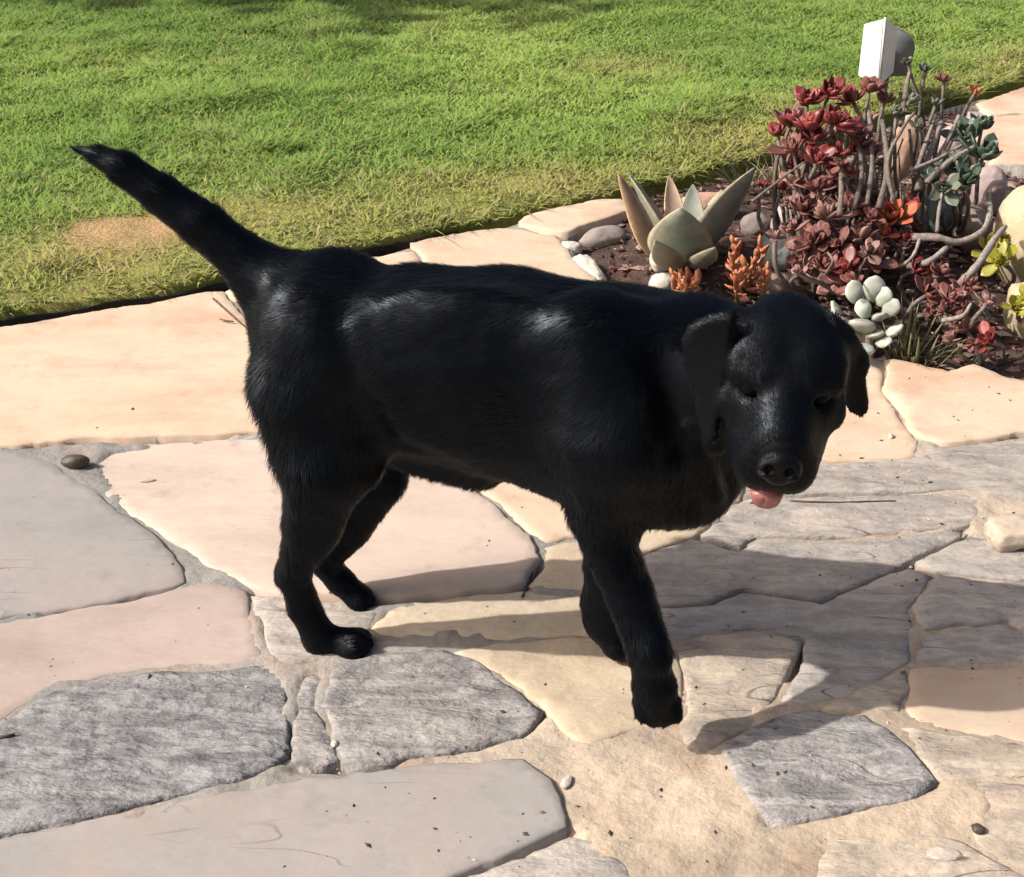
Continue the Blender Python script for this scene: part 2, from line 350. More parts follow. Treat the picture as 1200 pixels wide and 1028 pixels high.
# kind, thickness above the mortar (m), relief (m), pixel outline in the photo (ground plan), optional tilt
STONES = [
 ('peach', 0.016, 0.003, [(-190, 420), (0, 393), (60, 384), (140, 370), (235, 352), (262, 348), (296, 385), (330, 420), (420, 470), (470, 505), (300, 511), (262, 514), (176, 516), (120, 513), (20, 524), (-160, 540)]),
 ('peach', 0.012, 0.003, [(267, 347), (320, 336), (420, 316), (486, 299), (500, 330), (640, 420), (760, 470), (700, 500), (480, 503), (430, 470), (340, 418), (302, 386)]),
 ('peach', 0.014, 0.003, [(484, 291), (530, 281), (612, 275), (650, 281), (655, 290), (672, 312), (700, 340), (760, 380), (800, 420), (760, 462), (650, 418), (506, 326)]),
 ('peach', 0.030, 0.003, [(612, 271), (626, 262), (660, 252), (728, 243), (738, 256), (700, 268), (664, 280), (640, 280)]),
 ('pink_pale', 0.013, 0.003, [(108, 548), (128, 532), (180, 527), (262, 521), (310, 517), (480, 509), (530, 565), (575, 596), (618, 636), (632, 662), (612, 689), (560, 696), (448, 704), (336, 702), (262, 668), (216, 637), (178, 612), (136, 588)]),
 ('peach', 0.012, 0.003, [(500, 510), (700, 505), (720, 560), (700, 628), (642, 640), (624, 630), (582, 592), (536, 562)]),
 ('grey_smooth', 0.012, 0.002, [(-160, 550), (0, 536), (52, 552), (104, 588), (146, 618), (190, 656), (211, 690), (150, 706), (0, 729), (-170, 752)]),
 ('pink', 0.011, 0.003, [(-170, 760), (0, 736), (150, 712), (222, 697), (282, 704), (300, 740), (306, 772), (280, 784), (180, 790), (70, 808), (40, 824), (0, 850), (-150, 880)]),
 ('slate', 0.012, 0.006, [(-120, 890), (10, 852), (46, 822), (110, 806), (180, 796), (316, 786), (334, 800), (339, 850), (336, 884), (292, 903), (150, 944), (0, 976), (-140, 1010)]),
 ('slate_pale', 0.008, 0.005, [(346, 800), (368, 784), (384, 800), (372, 830), (384, 860), (398, 896), (372, 902), (350, 890), (345, 850)]),
 ('slate_pale', 0.012, 0.005, [(392, 786), (440, 776), (512, 769), (560, 782), (600, 812), (632, 838), (602, 860), (540, 872), (468, 884), (450, 898), (400, 902), (392, 860), (378, 832)]),
 ('grey_smooth', 0.014, 0.003, [(-150, 1040), (0, 1000), (60, 986), (150, 966), (300, 942), (420, 919), (520, 912), (606, 909), (640, 938), (660, 978), (612, 1002), (540, 1030), (470, 1075), (300, 1120), (-160, 1160)]),
 ('beige', 0.012, 0.003, [(552, 1036), (612, 1010), (664, 988), (694, 1000), (722, 1040), (760, 1120), (640, 1160), (480, 1120)]),
 ('cream', 0.010, 0.003, [(452, 722), (520, 712), (600, 703), (690, 706), (730, 716), (745, 742), (690, 748), (560, 748), (448, 752), (436, 742)]),
 ('beige', 0.010, 0.003, [(300, 706), (336, 708), (430, 711), (446, 722), (430, 752), (520, 760), (505, 765), (400, 776), (330, 782), (312, 760)]),
 ('cream', 0.010, 0.006, [(532, 772), (600, 764), (690, 754), (770, 752), (792, 770), (800, 810), (790, 850), (740, 850), (690, 868), (646, 838), (604, 806)]),
 ('tan', 0.011, 0.006, [(796, 764), (830, 752), (884, 746), (938, 756), (926, 792), (908, 822), (872, 846), (824, 876), (802, 872), (806, 820)]),
 ('beige', 0.011, 0.004, [(744, 664), (770, 652), (812, 640), (866, 652), (884, 640), (1000, 640), (1124, 627), (1062, 658), (1012, 686), (962, 708), (912, 700), (868, 693), (836, 708), (796, 712), (752, 716)]),
 ('beige', 0.010, 0.004, [(748, 724), (798, 720), (838, 715), (868, 700), (914, 706), (962, 715), (1016, 692), (1064, 674), (1090, 680), (1062, 720), (1066, 780), (1040, 800), (1000, 822), (918, 824), (934, 792), (946, 752), (884, 740), (830, 746), (780, 752), (752, 738)]),
 ('beige', 0.012, 0.004, [(1072, 718), (1100, 682), (1160, 690), (1230, 688), (1330, 680), (1340, 740), (1200, 742), (1180, 730), (1130, 736), (1084, 744)]),
 ('beige', 0.010, 0.004, [(1076, 750), (1130, 742), (1178, 738), (1200, 750), (1340, 748), (1350, 790), (1200, 780), (1110, 784), (1072, 778)]),
 ('peach', 0.013, 0.004, [(1070, 792), (1110, 788), (1200, 786), (1340, 798), (1360, 890), (1250, 890), (1190, 872), (1130, 862), (1084, 850), (1062, 832)]),
 ('tan', 0.010, 0.006, [(966, 834), (1020, 808), (1060, 790), (1064, 812), (1044, 832), (1000, 840)]),
 ('slate_pale', 0.015, 0.007, [(858, 886), (906, 862), (962, 842), (1010, 846), (1052, 878), (1086, 918), (1060, 930), (1000, 942), (940, 954), (906, 962), (884, 934)]),
 ('tan', 0.010, 0.004, [(1060, 862), (1120, 866), (1190, 880), (1260, 898), (1250, 925), (1150, 914), (1100, 912)]),
 ('tan', 0.010, 0.005, [(1150, 924), (1200, 926), (1320, 934), (1360, 1040), (1230, 1040), (1160, 1000), (1148, 960)]),
 ('tan', 0.009, 0.005, [(980, 1000), (1060, 990), (1140, 1006), (1200, 1040), (1180, 1110), (1040, 1120), (960, 1060)]),
 ('peach', 0.018, 0.003, [(1040, 432), (1076, 437), (1110, 446), (1140, 436), (1178, 452), (1260, 466), (1360, 480), (1350, 520), (1200, 511), (1150, 521), (1108, 525), (1068, 512), (1052, 482), (1034, 462)]),
 ('peach', 0.012, 0.003, [(956, 528), (966, 500), (994, 470), (1014, 438), (1034, 438), (1030, 464), (1048, 486), (1062, 514), (1068, 540), (1010, 546), (962, 546)]),
 ('beige', 0.010, 0.004, [(880, 576), (900, 556), (960, 550), (1064, 545), (1110, 530), (1150, 526), (1200, 518), (1340, 530), (1340, 572), (1200, 585), (1130, 576), (1052, 581), (930, 585)]),
 ('beige', 0.010, 0.005, [(846, 616), (872, 598), (920, 591), (1052, 587), (1128, 583), (1150, 592), (1128, 618), (1060, 628), (1000, 636), (884, 636), (866, 645), (826, 636)]),
 ('beige', 0.010, 0.004, [(1140, 640), (1170, 648), (1300, 640), (1340, 676), (1230, 684), (1160, 684), (1100, 674), (1078, 664)]),
 ('peach', 0.020, 0.003, [(1150, 128), (1200, 110), (1300, 78), (1420, 48), (1440, 92), (1300, 132), (1200, 136), (1162, 138)]),
 ('peach', 0.018, 0.003, [(1132, 146), (1200, 142), (1300, 138), (1440, 100), (1480, 150), (1330, 190), (1200, 196), (1165, 192), (1140, 168)]),
 ('peach', 0.014, 0.003, [(720, 508), (770, 478), (860, 440), (940, 430), (1004, 440), (984, 470), (958, 500), (944, 545), (880, 552), (860, 590), (800, 600), (730, 560)]),
 ('cream', 0.010, 0.004, [(640, 648), (704, 636), (736, 574), (800, 610), (850, 602), (810, 632), (744, 656), (738, 702), (640, 696), (622, 690), (640, 668)]),
]
def world_poly(px): return np.array([[v.x, v.y] for v in ring(px)])
STONE_POLYS = [world_poly(s[3]) for s in STONES]
# the paving goes on beyond the picture: more stones of the same kinds
def more_stones():
    r = np.random.default_rng(77); kinds = ['beige', 'tan', 'grey_smooth', 'pink', 'slate_pale', 'peach']
    for ix in range(-7, 9):
        for iy in range(-4, 9):
            cx, cy = ix * .42 + (iy % 2) * .2 + r.uniform(-.04, .04), .2 + iy * .31 + r.uniform(-.03, .03); m = 7
            q = np.array([[cx + .215 * math.cos(a) * r.uniform(.82, 1.02), cy + .165 * math.sin(a) * r.uniform(.82, 1.02)] for a in np.linspace(0, 2 * math.pi, m, endpoint=False) + r.uniform(0, 1)])
            e = densify(q, .02)
            if (e[:, 1] > edge_y(e[:, 0]) - .05).any() or in_poly(e, world_poly(BED_PX)).any() or dist_poly(e, world_poly(BED_PX)).min() < .03: continue
            vis = np.abs(e[:, 0]) / (e[:, 1] * CP + CAM_H * SP) < 600 / FPX
            if (vis & (e[:, 1] > .97)).any() or any(in_poly(e, p).any() or dist_poly(e, p).min() < .012 or in_poly(p[:1], q).any() for p in STONE_POLYS): continue
            STONES.append((kinds[r.integers(6)], .011, .004, None)); STONE_POLYS.append(q)
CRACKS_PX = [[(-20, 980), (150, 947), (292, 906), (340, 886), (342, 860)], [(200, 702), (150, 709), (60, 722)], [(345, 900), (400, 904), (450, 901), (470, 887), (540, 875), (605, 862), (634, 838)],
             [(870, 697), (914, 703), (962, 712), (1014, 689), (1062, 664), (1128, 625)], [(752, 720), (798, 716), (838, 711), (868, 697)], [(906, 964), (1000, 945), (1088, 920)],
             [(1108, 528), (1150, 524), (1200, 515), (1300, 520)], [(890, 588), (1052, 584)], [(300, 700), (440, 707), (560, 699), (614, 692), (628, 668)], [(548, 1030), (612, 1006), (664, 984)],  # straight joint right of the tongue: a thin cast shadow drawn as a crack
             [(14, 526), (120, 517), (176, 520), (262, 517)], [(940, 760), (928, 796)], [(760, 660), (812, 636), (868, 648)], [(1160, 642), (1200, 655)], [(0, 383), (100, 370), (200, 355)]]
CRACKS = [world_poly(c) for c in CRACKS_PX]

BED_PX = [(664, 286), (700, 262), (738, 232), (800, 216), (880, 196), (960, 168), (1040, 146), (1090, 132), (1136, 124), (1132, 140), (1140, 170), (1166, 196), (1240, 205), (1300, 260), (1330, 440),
          (1262, 458), (1180, 446), (1140, 430), (1110, 440), (1040, 424), (1000, 415), (880, 430), (780, 390), (720, 345), (690, 318)]
BEDP = world_poly(BED_PX)
def mortar():
    X = np.r_[np.arange(-3.6, -1.25, 0.05), np.arange(-1.25, 1.55, 0.0095), np.arange(1.55, 4.2, 0.05)]; Y = np.r_[np.arange(-1.6, 0.86, 0.05), np.arange(0.86, 3.9, 0.0095)]
    gx, gy = np.meshgrid(X, Y); q = np.c_[gx.ravel(), gy.ravel()]
    bed = world_poly(BED_PX)
    z = 0.0045 * fbm(q * 13, 4, 3) + 0.0032 * fbm(q * 45, 3, 4) + 0.0086 - 0.0026 * np.clip((q[:, 0] - 0.05) * 4, 0, 1) * np.clip((q[:, 1] - 1.12) * 5, 0, 1)
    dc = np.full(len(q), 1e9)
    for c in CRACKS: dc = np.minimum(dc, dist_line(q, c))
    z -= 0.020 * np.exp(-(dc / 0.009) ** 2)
    ib = in_poly(q, bed); z = np.where(ib, z - 0.06, z)
    for poly in STONE_POLYS:      # no mortar on top of the stones, only lapping over their rims here and there
        lo, hi = poly.min(0), poly.max(0); k = np.where((q[:, 0] > lo[0]) & (q[:, 0] < hi[0]) & (q[:, 1] > lo[1]) & (q[:, 1] < hi[1]))[0]
        k = k[in_poly(q[k], poly)]; dk = dist_poly(q[k], poly); z[k] -= 0.016 * np.clip((dk - 0.006) / 0.018, 0, 1)
    behind = q[:, 1] > edge_y(q[:, 0]) - 0.012
    te = edge_y(q[:, 0]) - q[:, 1]; z = z - 0.04 * np.exp(-(te / 0.02) ** 2)
    z = np.where(behind, -0.085, z)
    idx = np.arange(len(q)).reshape(len(Y), len(X))
    F = np.stack([idx[:-1, :-1], idx[:-1, 1:], idx[1:, 1:], idx[1:, :-1]], -1).reshape(-1, 4)
    F = F[~behind[F].any(1)]
    me = mesh_np('patio', np.c_[q, z], F, True, M['mortar'])
    sand = 1 / (1 + np.exp(-((q[:, 0] - 0.13) * 9 - (q[:, 1] - 1.45) * 7 + 1.3 * fbm(q * 4, 3, 21))))
    grey = np.array([0.215, 0.207, 0.19]); yel = np.array([0.44, 0.345, 0.245]); mid = np.array([0.30, 0.275, 0.245])
    nn = np.clip(0.5 + 0.9 * fbm(q * 6, 3, 41), 0, 1)[:, None]
    base = grey * (1 - nn) + mid * nn
    ri = np.clip((q[:, 0] - 0.15) * 3, 0, 1)[:, None] * (q[:, 1] > 1.5)[:, None]
    col = base * (1 - sand[:, None]) + (yel * (0.7 + 0.3 * nn) + mid * 0.15) * sand[:, None]
    col = col * (1 - 0.35 * ri) + 0.35 * ri * np.array([0.42, 0.36, 0.31])
    # rusty stain along some joints
    st = np.clip(fbm(q * 9, 3, 61) - 0.25, 0, 1)[:, None] * 1.3
    col = col * (1 - st) + st * np.array([0.36, 0.22, 0.14])
    joint_dark = 0.75 * np.exp(-(dc / 0.006) ** 2)[:, None] * (0.4 + 0.6 * np.clip(0.5 + fbm(q * 12, 2, 71), 0, 1)[:, None])
    col = col * (1 - joint_dark) + joint_dark * np.array([0.05, 0.04, 0.032])      # darker tint along the crack lines, uneven by noise
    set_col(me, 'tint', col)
    return tag(link('patio', me), kind='structure')
more_stones()
patio = mortar()

def flagstone(i, kind, thick, relief, poly):
    r = np.random.default_rng(100 + i)
    c = poly.mean(0)
    edge = densify(poly, 0.012)
    # let the stone grow into the joint until it nearly meets its neighbours
    dn = np.full(len(edge), 1.0)
    for j, pj in enumerate(STONE_POLYS):
        if j != i and np.abs(pj.mean(0) - c).max() < 1.2: dn = np.minimum(dn, np.where(in_poly(edge, pj), 0, dist_poly(edge, pj)))
    dn = np.minimum(dn, np.where(in_poly(edge, BEDP), 0, dist_poly(edge, BEDP)) + .004); dn = np.minimum(dn, np.maximum(edge_y(edge[:, 0]) - edge[:, 1], 0))
    sa = 0.5 * np.sum(edge[:, 0] * np.roll(edge[:, 1], -1) - np.roll(edge[:, 0], -1) * edge[:, 1])
    tg0 = np.roll(edge, -2, 0) - np.roll(edge, 2, 0); n0 = np.c_[tg0[:, 1], -tg0[:, 0]] * np.sign(sa); n0 /= np.linalg.norm(n0, axis=1)[:, None] + 1e-9
    gr = np.clip((dn - 0.006) / 2, 0, 0.017); gr = (np.roll(gr, 1) + gr + np.roll(gr, -1)) / 3
    edge = edge + n0 * gr[:, None]
    # worn, chipped outline
    nrm = edge - np.roll(edge, 1, 0); nrm = np.c_[nrm[:, 1], -nrm[:, 0]]; nrm /= np.linalg.norm(nrm, axis=1)[:, None] + 1e-9
    edge = edge + nrm * (0.0075 * fbm(edge * 15, 4, 7 + i) + 0.0012 * r.normal(0, 1, len(edge)))[:, None]
    # shrink slightly so neighbours never touch
    size = max(np.ptp(poly[:, 0]), np.ptp(poly[:, 1]))
    st = 0.011 if size < 0.45 else 0.014
    lo, hi = edge.min(0), edge.max(0)
    gx, gy = np.meshgrid(np.arange(lo[0], hi[0], st), np.arange(lo[1], hi[1], st))
    gp = np.c_[gx.ravel(), gy.ravel()] + r.uniform(-0.3, 0.3, (gx.size, 2)) * st
    gp = gp[in_poly(gp, edge)]; gd = dist_poly(gp, edge); gp = gp[gd > 0.010]
    inner = edge - nrm * 0.0; ctr_dir = None
    # inner bevel ring
    prv = np.roll(edge, 3, 0); nxt = np.roll(edge, -3, 0); tg = nxt - prv; ni = np.c_[-tg[:, 1], tg[:, 0]]; ni /= np.linalg.norm(ni, axis=1)[:, None] + 1e-9
    area = 0.5 * np.sum(edge[:, 0] * np.roll(edge[:, 1], -1) - np.roll(edge[:, 0], -1) * edge[:, 1])
    if area < 0: ni = -ni
    rg = edge + ni * 0.0045
    ok = in_poly(rg, edge); rg = rg[ok & (dist_poly(rg, edge) > 0.0028)]
    pts = np.r_[edge, rg, gp]; ne = len(edge)
    res = delaunay_2d_cdt([Vector(p) for p in pts], [], [list(range(ne))], 1, 1e-5)
    vv = np.array([[v.x, v.y] for v in res[0]]); ff = [f for f in res[2] if len(f) == 3]
    d = dist_poly(vv, edge)
    ph = 13.7 * i
    q = vv + ph
    if kind in ('slate', 'slate_pale'):
        rip = fbm(np.c_[q[:, 0] * 10, q[:, 1] * 34], 4, 3 + i); rip = np.round(rip * 4) / 4 * 0.6 + rip * 0.4
    elif kind in ('beige', 'tan') or relief > 0.0045:
        rip = fbm(np.c_[q[:, 0] * 9, q[:, 1] * 26], 4, 3 + i)
    else:
        rip = fbm(np.c_[q[:, 0] * 3.5, q[:, 1] * 8], 4, 3 + i)
    z = TOP + 0.0098 + (thick - 0.010) * 0.55 + relief * 1.6 * rip * np.clip(d / 0.02, 0.3, 1) - 0.0032 * np.clip(1 - d / 0.006, 0, 1) ** 1.5
    z += 0.003 * (r.random() - 0.5) + (vv[:, 0] - c[0]) * r.normal(0, 0.006) + (vv[:, 1] - c[1]) * r.normal(0, 0.006)
    V = np.c_[vv - c, z]
    # skirt
    edges = {}
    for f in ff:
        for a, b in ((f[0], f[1]), (f[1], f[2]), (f[2], f[0])): edges[(a, b)] = edges.get((a, b), 0) + 1
    bd = [(a, b) for (a, b) in edges if (b, a) not in edges]
    vmap = {}; extra = []
    for a, b in bd:
        for k in (a, b):
            if k not in vmap: vmap[k] = len(V) + len(extra); extra.append((V[k][0] * 1.0, V[k][1] * 1.0, -0.03))
    F = [tuple(f) for f in ff] + [(b, a, vmap[a], vmap[b]) for a, b in bd]
    V = np.r_[V, np.array(extra)]
    SV.extend((x + c[0], y + c[1], zz) for x, y, zz in V); k0 = len(SV) - len(V); SF.extend([tuple(a + k0 for a in f) for f in ff])
    me = mesh_np('flagstone', V, F, True, M[kind])
    link('flagstone', me, patio, loc=(c[0], c[1], 0))
SV = []; SF = []
for i, (s, poly) in enumerate(zip(STONES, STONE_POLYS)): flagstone(i, s[0], s[1], s[2], poly)

pm = patio.data; k0 = len(SV); SV.extend(v.co[:] for v in pm.vertices); SF.extend([tuple(a + k0 for a in p.vertices) for p in pm.polygons])
from mathutils.bvhtree import BVHTree
PAVE = BVHTree.FromPolygons(SV, SF)
def pave_z(x, y):
    h = PAVE.ray_cast(Vector((x, y, 1)), Vector((0, 0, -1)))[0]
    return h.z if h else 0.0
# black edging and dark soil between turf and paving
def strip_mesh(name, xs, off0, off1, ztop, zbot, mat):
    V = []; F = []
    for x in xs:
        y = float(edge_y(x)); w = 0.004 * math.sin(x * 13) + 0.003 * math.sin(x * 37)
        for (o_, z_) in ((off0, zbot), (off0, ztop), (off1, ztop), (off1, zbot)): V.append((x, y + o_ + w, z_ + 0.002 * math.sin(x * 31 + 1)))
    for k in range(len(xs) - 1):
        for j in range(4): F.append((k * 4 + j, k * 4 + (j + 1) % 4, (k + 1) * 4 + (j + 1) % 4, (k + 1) * 4 + j))
    return mesh_np(name, V, F, False, mat)
tag(link('lawn_edging', strip_mesh('lawn_edging', np.linspace(-1.3, -0.12, 60), 0.010, 0.016, 0.008, -0.08, M['edging'])), 'thin black edging strip between the lawn and the peach paving', 'edging')

# garden bed
def bed():
    poly = world_poly(BED_PX)
    lo, hi = poly.min(0), poly.max(0); st = 0.016
    gx, gy = np.meshgrid(np.arange(lo[0], hi[0], st), np.arange(lo[1], hi[1], st)); gp = np.c_[gx.ravel(), gy.ravel()]
    gp = gp[in_poly(gp, poly) & (dist_poly(gp, poly) > 0.01)]
    ed = densify(poly, 0.016); pts = np.r_[ed, gp]
    res = delaunay_2d_cdt([Vector(p) for p in pts], [], [list(range(len(ed)))], 1, 1e-5)
    vv = np.array([[v.x, v.y] for v in res[0]]); ff = np.array([f for f in res[2] if len(f) == 3])
    d = dist_poly(vv, poly)
    z = -0.02 + 0.03 * np.clip(d / 0.15, 0, 1) + 0.012 * fbm(vv * 9, 4, 12) + 0.006 * fbm(vv * 40, 2, 13)
    me = mesh_np('garden_bed', np.c_[vv, z], ff, True, M['soil'])
    tag(link('garden_bed', me), kind='structure')
    return poly
BED = bed()
# ------------------------------------------------------------------ garden plants, rocks
def bed_z(x, y):
    p = np.array([[x, y]]); d = dist_poly(p, BED)[0] if in_poly(p, BED)[0] else 0
    return float(-0.02 + 0.03 * min(d / 0.15, 1) + 0.012 * fbm(p * 9, 4, 12)[0])
def plant_mat(name, base, tip, edge=None, rough=0.5, spec=0.4, sss=0.12, rand=0.12, fine=60, fa=0.15, extra=None):
    """leaf colour runs from base to tip along the leaf (attribute 'along'), with a paler or darker rim (attribute 'rim')"""
    m, nt, b = new_mat(name); N = nt.nodes; L = nt.links
    at = N.new('ShaderNodeAttribute'); at.attribute_name = 'leafpos'
    sp = N.new('ShaderNodeSeparateColor'); L.new(at.outputs['Color'], sp.inputs[0])
    oi = N.new('ShaderNodeObjectInfo'); tc = N.new('ShaderNodeTexCoord')
    nz = N.new('ShaderNodeTexNoise'); nz.inputs['Scale'].default_value = fine; nz.inputs['Detail'].default_value = 4
    ad = N.new('ShaderNodeVectorMath'); ad.operation = 'ADD'; L.new(tc.outputs['Object'], ad.inputs[0]); L.new(oi.outputs['Random'], ad.inputs[1]); L.new(ad.outputs[0], nz.inputs['Vector'])
    jit = N.new('ShaderNodeMath'); jit.operation = 'MULTIPLY_ADD'; L.new(nz.outputs['Fac'], jit.inputs[0]); jit.inputs[1].default_value = 0.5; L.new(sp.outputs[0], jit.inputs[2])
    mr = N.new('ShaderNodeMapRange'); mr.inputs['From Min'].default_value = 0.25; mr.inputs['From Max'].default_value = 1.2; L.new(jit.outputs[0], mr.inputs[0])
    mx = N.new('ShaderNodeMix'); mx.data_type = 'RGBA'; mx.inputs['A'].default_value = (*base, 1); mx.inputs['B'].default_value = (*tip, 1); L.new(mr.outputs[0], mx.inputs['Factor'])
    out = mx.outputs['Result']
    if edge:
        m2 = N.new('ShaderNodeMix'); m2.data_type = 'RGBA'; L.new(out, m2.inputs['A']); m2.inputs['B'].default_value = (*edge, 1); L.new(sp.outputs[1], m2.inputs['Factor']); out = m2.outputs['Result']
    r2 = N.new('ShaderNodeMapRange'); r2.inputs['To Min'].default_value = 1 - rand; r2.inputs['To Max'].default_value = 1 + rand; L.new(oi.outputs['Random'], r2.inputs[0])
    r3 = N.new('ShaderNodeMapRange'); r3.inputs['From Min'].default_value = 0.3; r3.inputs['From Max'].default_value = 0.7; r3.inputs['To Min'].default_value = 1 - fa; r3.inputs['To Max'].default_value = 1 + fa
    L.new(nz.outputs['Fac'], r3.inputs[0])
    mm = N.new('ShaderNodeMath'); mm.operation = 'MULTIPLY'; L.new(r2.outputs[0], mm.inputs[0]); L.new(r3.outputs[0], mm.inputs[1])
    sc = N.new('ShaderNodeVectorMath'); sc.operation = 'SCALE'; L.new(out, sc.inputs[0]); L.new(mm.outputs[0], sc.inputs['Scale'])
    L.new(sc.outputs[0], b.inputs['Base Color']); b.inputs['Roughness'].default_value = rough; b.inputs['Specular IOR Level'].default_value = spec
    if sss:
        b.inputs['Subsurface Weight'].default_value = sss; b.inputs['Subsurface Radius'].default_value = (0.008, 0.006, 0.003); b.inputs['Subsurface Scale'].default_value = 0.5
    bp = N.new('ShaderNodeBump'); bp.inputs['Strength'].default_value = 0.2; bp.inputs['Distance'].default_value = 0.002; L.new(nz.outputs['Fac'], bp.inputs['Height']); L.new(bp.outputs[0], b.inputs['Normal'])
    return m

def leaf_me(name, L, W, T, mat, cup=0.3, bend=0.4, wmax=0.55, tip=0.0, base=0.35, nt=9, m=8, wav=0.0, seed=0, twist=0.0):
    """a solid leaf from the origin along +Y, upper side +Z. bend curls it upwards (radians over its length)"""
    V = []; A = []; F = []
    y = z = 0.0; ang = 0.0
    rr = random.Random(seed)
    for i in range(nt + 1):
        t = i / nt
        if t < wmax: w = base + (1 - base) * math.sin(t / wmax * math.pi / 2)
        else: w = max(tip, math.cos((t - wmax) / (1 - wmax) * math.pi / 2) ** 0.75) if tip == 0 else tip + (1 - tip) * math.cos((t - wmax) / (1 - wmax) * math.pi / 2) ** 0.75
        if i == nt: w = max(tip * 0.4, 0.05)
        hw = W / 2 * w; th = T * (0.55 + 0.45 * math.sin(min(t * 1.3, 1) * math.pi)) * (0.35 + 0.65 * w)
        tw = twist * t
        for j in range(m):
            a = 2 * math.pi * j / m
            u = math.cos(a); s = math.sin(a)
            x = hw * u; h = th * 0.5 * s + cup * hw * (u * u) + wav * hw * math.sin(t * 9 + rr.random() * 0.5) * u * u
            x, h = x * math.cos(tw) - h * math.sin(tw), x * math.sin(tw) + h * math.cos(tw)
            V.append((x, y - math.sin(ang) * h, z + math.cos(ang) * h)); A.append((t, abs(u) ** 6, 0))
        if i < nt:
            ang += bend / nt; y += L / nt * math.cos(ang); z += L / nt * math.sin(ang)
    for i in range(nt):
        for j in range(m): F.append((i * m + j, i * m + (j + 1) % m, (i + 1) * m + (j + 1) % m, (i + 1) * m + j))
    F.append(tuple(range(m))[::-1]); F.append(tuple(range(nt * m, nt * m + m)))
    me = mesh_np(name, V, F, True, mat); set_col(me, 'leafpos', A); return me
def tube_me(name, pts, radii, mat, m=7, wob=0.0, seed=1):
    pts = [Vector(p) for p in pts]; V = []; F = []; rr = random.Random(seed); n = len(pts)
    for i, p in enumerate(pts):
        t = (pts[min(i + 1, n - 1)] - pts[max(i - 1, 0)]).normalized()
        a = t.orthogonal().normalized() if i == 0 else (a - t * a.dot(t)).normalized()
        b = t.cross(a)
        for j in range(m):
            q = 2 * math.pi * j / m; r = radii[i] * (1 + wob * (rr.random() - 0.5))
            V.append(p + (a * math.cos(q) + b * math.sin(q)) * r)
    for i in range(n - 1):
        for j in range(m): F.append((i * m + j, i * m + (j + 1) % m, (i + 1) * m + (j + 1) % m, (i + 1) * m + j))
    F.append(tuple(range(m))[::-1]); F.append(tuple(range((n - 1) * m, n * m)))
    me = mesh_np(name, V, F, True, mat); set_col(me, 'leafpos', [((i // m) / max(n - 1, 1), 0, 0) for i in range(n * m)]); return me
def curve_pts(a, b, sag=(0, 0, 0), n=8, jit=0.0, seed=0):
    a, b, s = Vector(a), Vector(b), Vector(sag); rr = random.Random(seed); out = []
    for i in range(n + 1):
        t = i / n; p = a.lerp(b, t) + s * (4 * t * (1 - t))
        if 0 < i < n: p += Vector((rr.uniform(-jit, jit), rr.uniform(-jit, jit), rr.uniform(-jit, jit)))
        out.append(p)
    return out
def leaf_mtx(loc, az, el, roll=0.0, s=1.0):
    """az: heading of the leaf in plan (0 = +X), el: angle above the horizon"""
    return Matrix.Translation(loc) @ Matrix.Rotation(az - math.pi / 2, 4, 'Z') @ Matrix.Rotation(el, 4, 'X') @ Matrix.Rotation(roll, 4, 'Y') @ Matrix.Diagonal((s, s, s, 1))
def dir_mtx(loc, d, roll=0.0, s=1.0):
    """local +Z turned to direction d"""
    return Matrix.Translation(loc) @ Vector(d).to_track_quat('Z', 'Y').to_matrix().to_4x4() @ Matrix.Rotation(roll, 4, 'Z') @ Matrix.Diagonal((s, s, s, 1))

M['agave'] = plant_mat('agave_leaf', (0.20, 0.215, 0.165), (0.165, 0.185, 0.15), edge=(0.30, 0.25, 0.17), rough=0.6, rand=0.15, fine=28, fa=0.25)
M['agave_old'] = plant_mat('agave_leaf_dry', (0.36, 0.25, 0.19), (0.27, 0.19, 0.15), edge=(0.62, 0.46, 0.22), rough=0.6)
M['aeo_red'] = plant_mat('aeonium_red', (0.22, 0.070, 0.050), (0.145, 0.020, 0.022), edge=(0.22, 0.034, 0.034), rough=0.42, rand=0.3)
M['aeo_maroon'] = plant_mat('aeonium_maroon', (0.20, 0.105, 0.085), (0.145, 0.046, 0.038), edge=(0.19, 0.062, 0.05), rough=0.5, rand=0.3)
M['aeo_rose'] = plant_mat('aeonium_dusty', (0.26, 0.165, 0.135), (0.20, 0.095, 0.08), edge=(0.28, 0.16, 0.13), rough=0.55, rand=0.3)
M['coral'] = plant_mat('coral_leaf', (0.42, 0.20, 0.09), (0.46, 0.115, 0.055), edge=(0.38, 0.06, 0.045), rough=0.45, rand=0.2)
M['orange'] = plant_mat('orange_leaf', (0.30, 0.20, 0.09), (0.46, 0.17, 0.085), edge=(0.42, 0.10, 0.06), rough=0.4, rand=0.35)
M['green_grey'] = plant_mat('grey_green_leaf', (0.14, 0.155, 0.11), (0.105, 0.13, 0.085), edge=(0.16, 0.155, 0.12), rough=0.5, rand=0.25)
M['dark_green'] = plant_mat('dark_green_leaf', (0.075, 0.095, 0.065), (0.045, 0.075, 0.045), edge=(0.07, 0.09, 0.06), rough=0.4, rand=0.2)
M['moon'] = plant_mat('pale_succulent', (0.25, 0.28, 0.20), (0.42, 0.43, 0.36), edge=(0.46, 0.46, 0.40), rough=0.65, spec=0.25, rand=0.28, sss=0.2)
M['lime'] = plant_mat('lime_leaf', (0.22, 0.24, 0.03), (0.27, 0.26, 0.025), edge=(0.26, 0.18, 0.03), rough=0.4, rand=0.15)
M['blade_dry'] = plant_mat('dry_blade', (0.13, 0.125, 0.05), (0.27, 0.22, 0.10), rough=0.6, sss=0, rand=0.4)
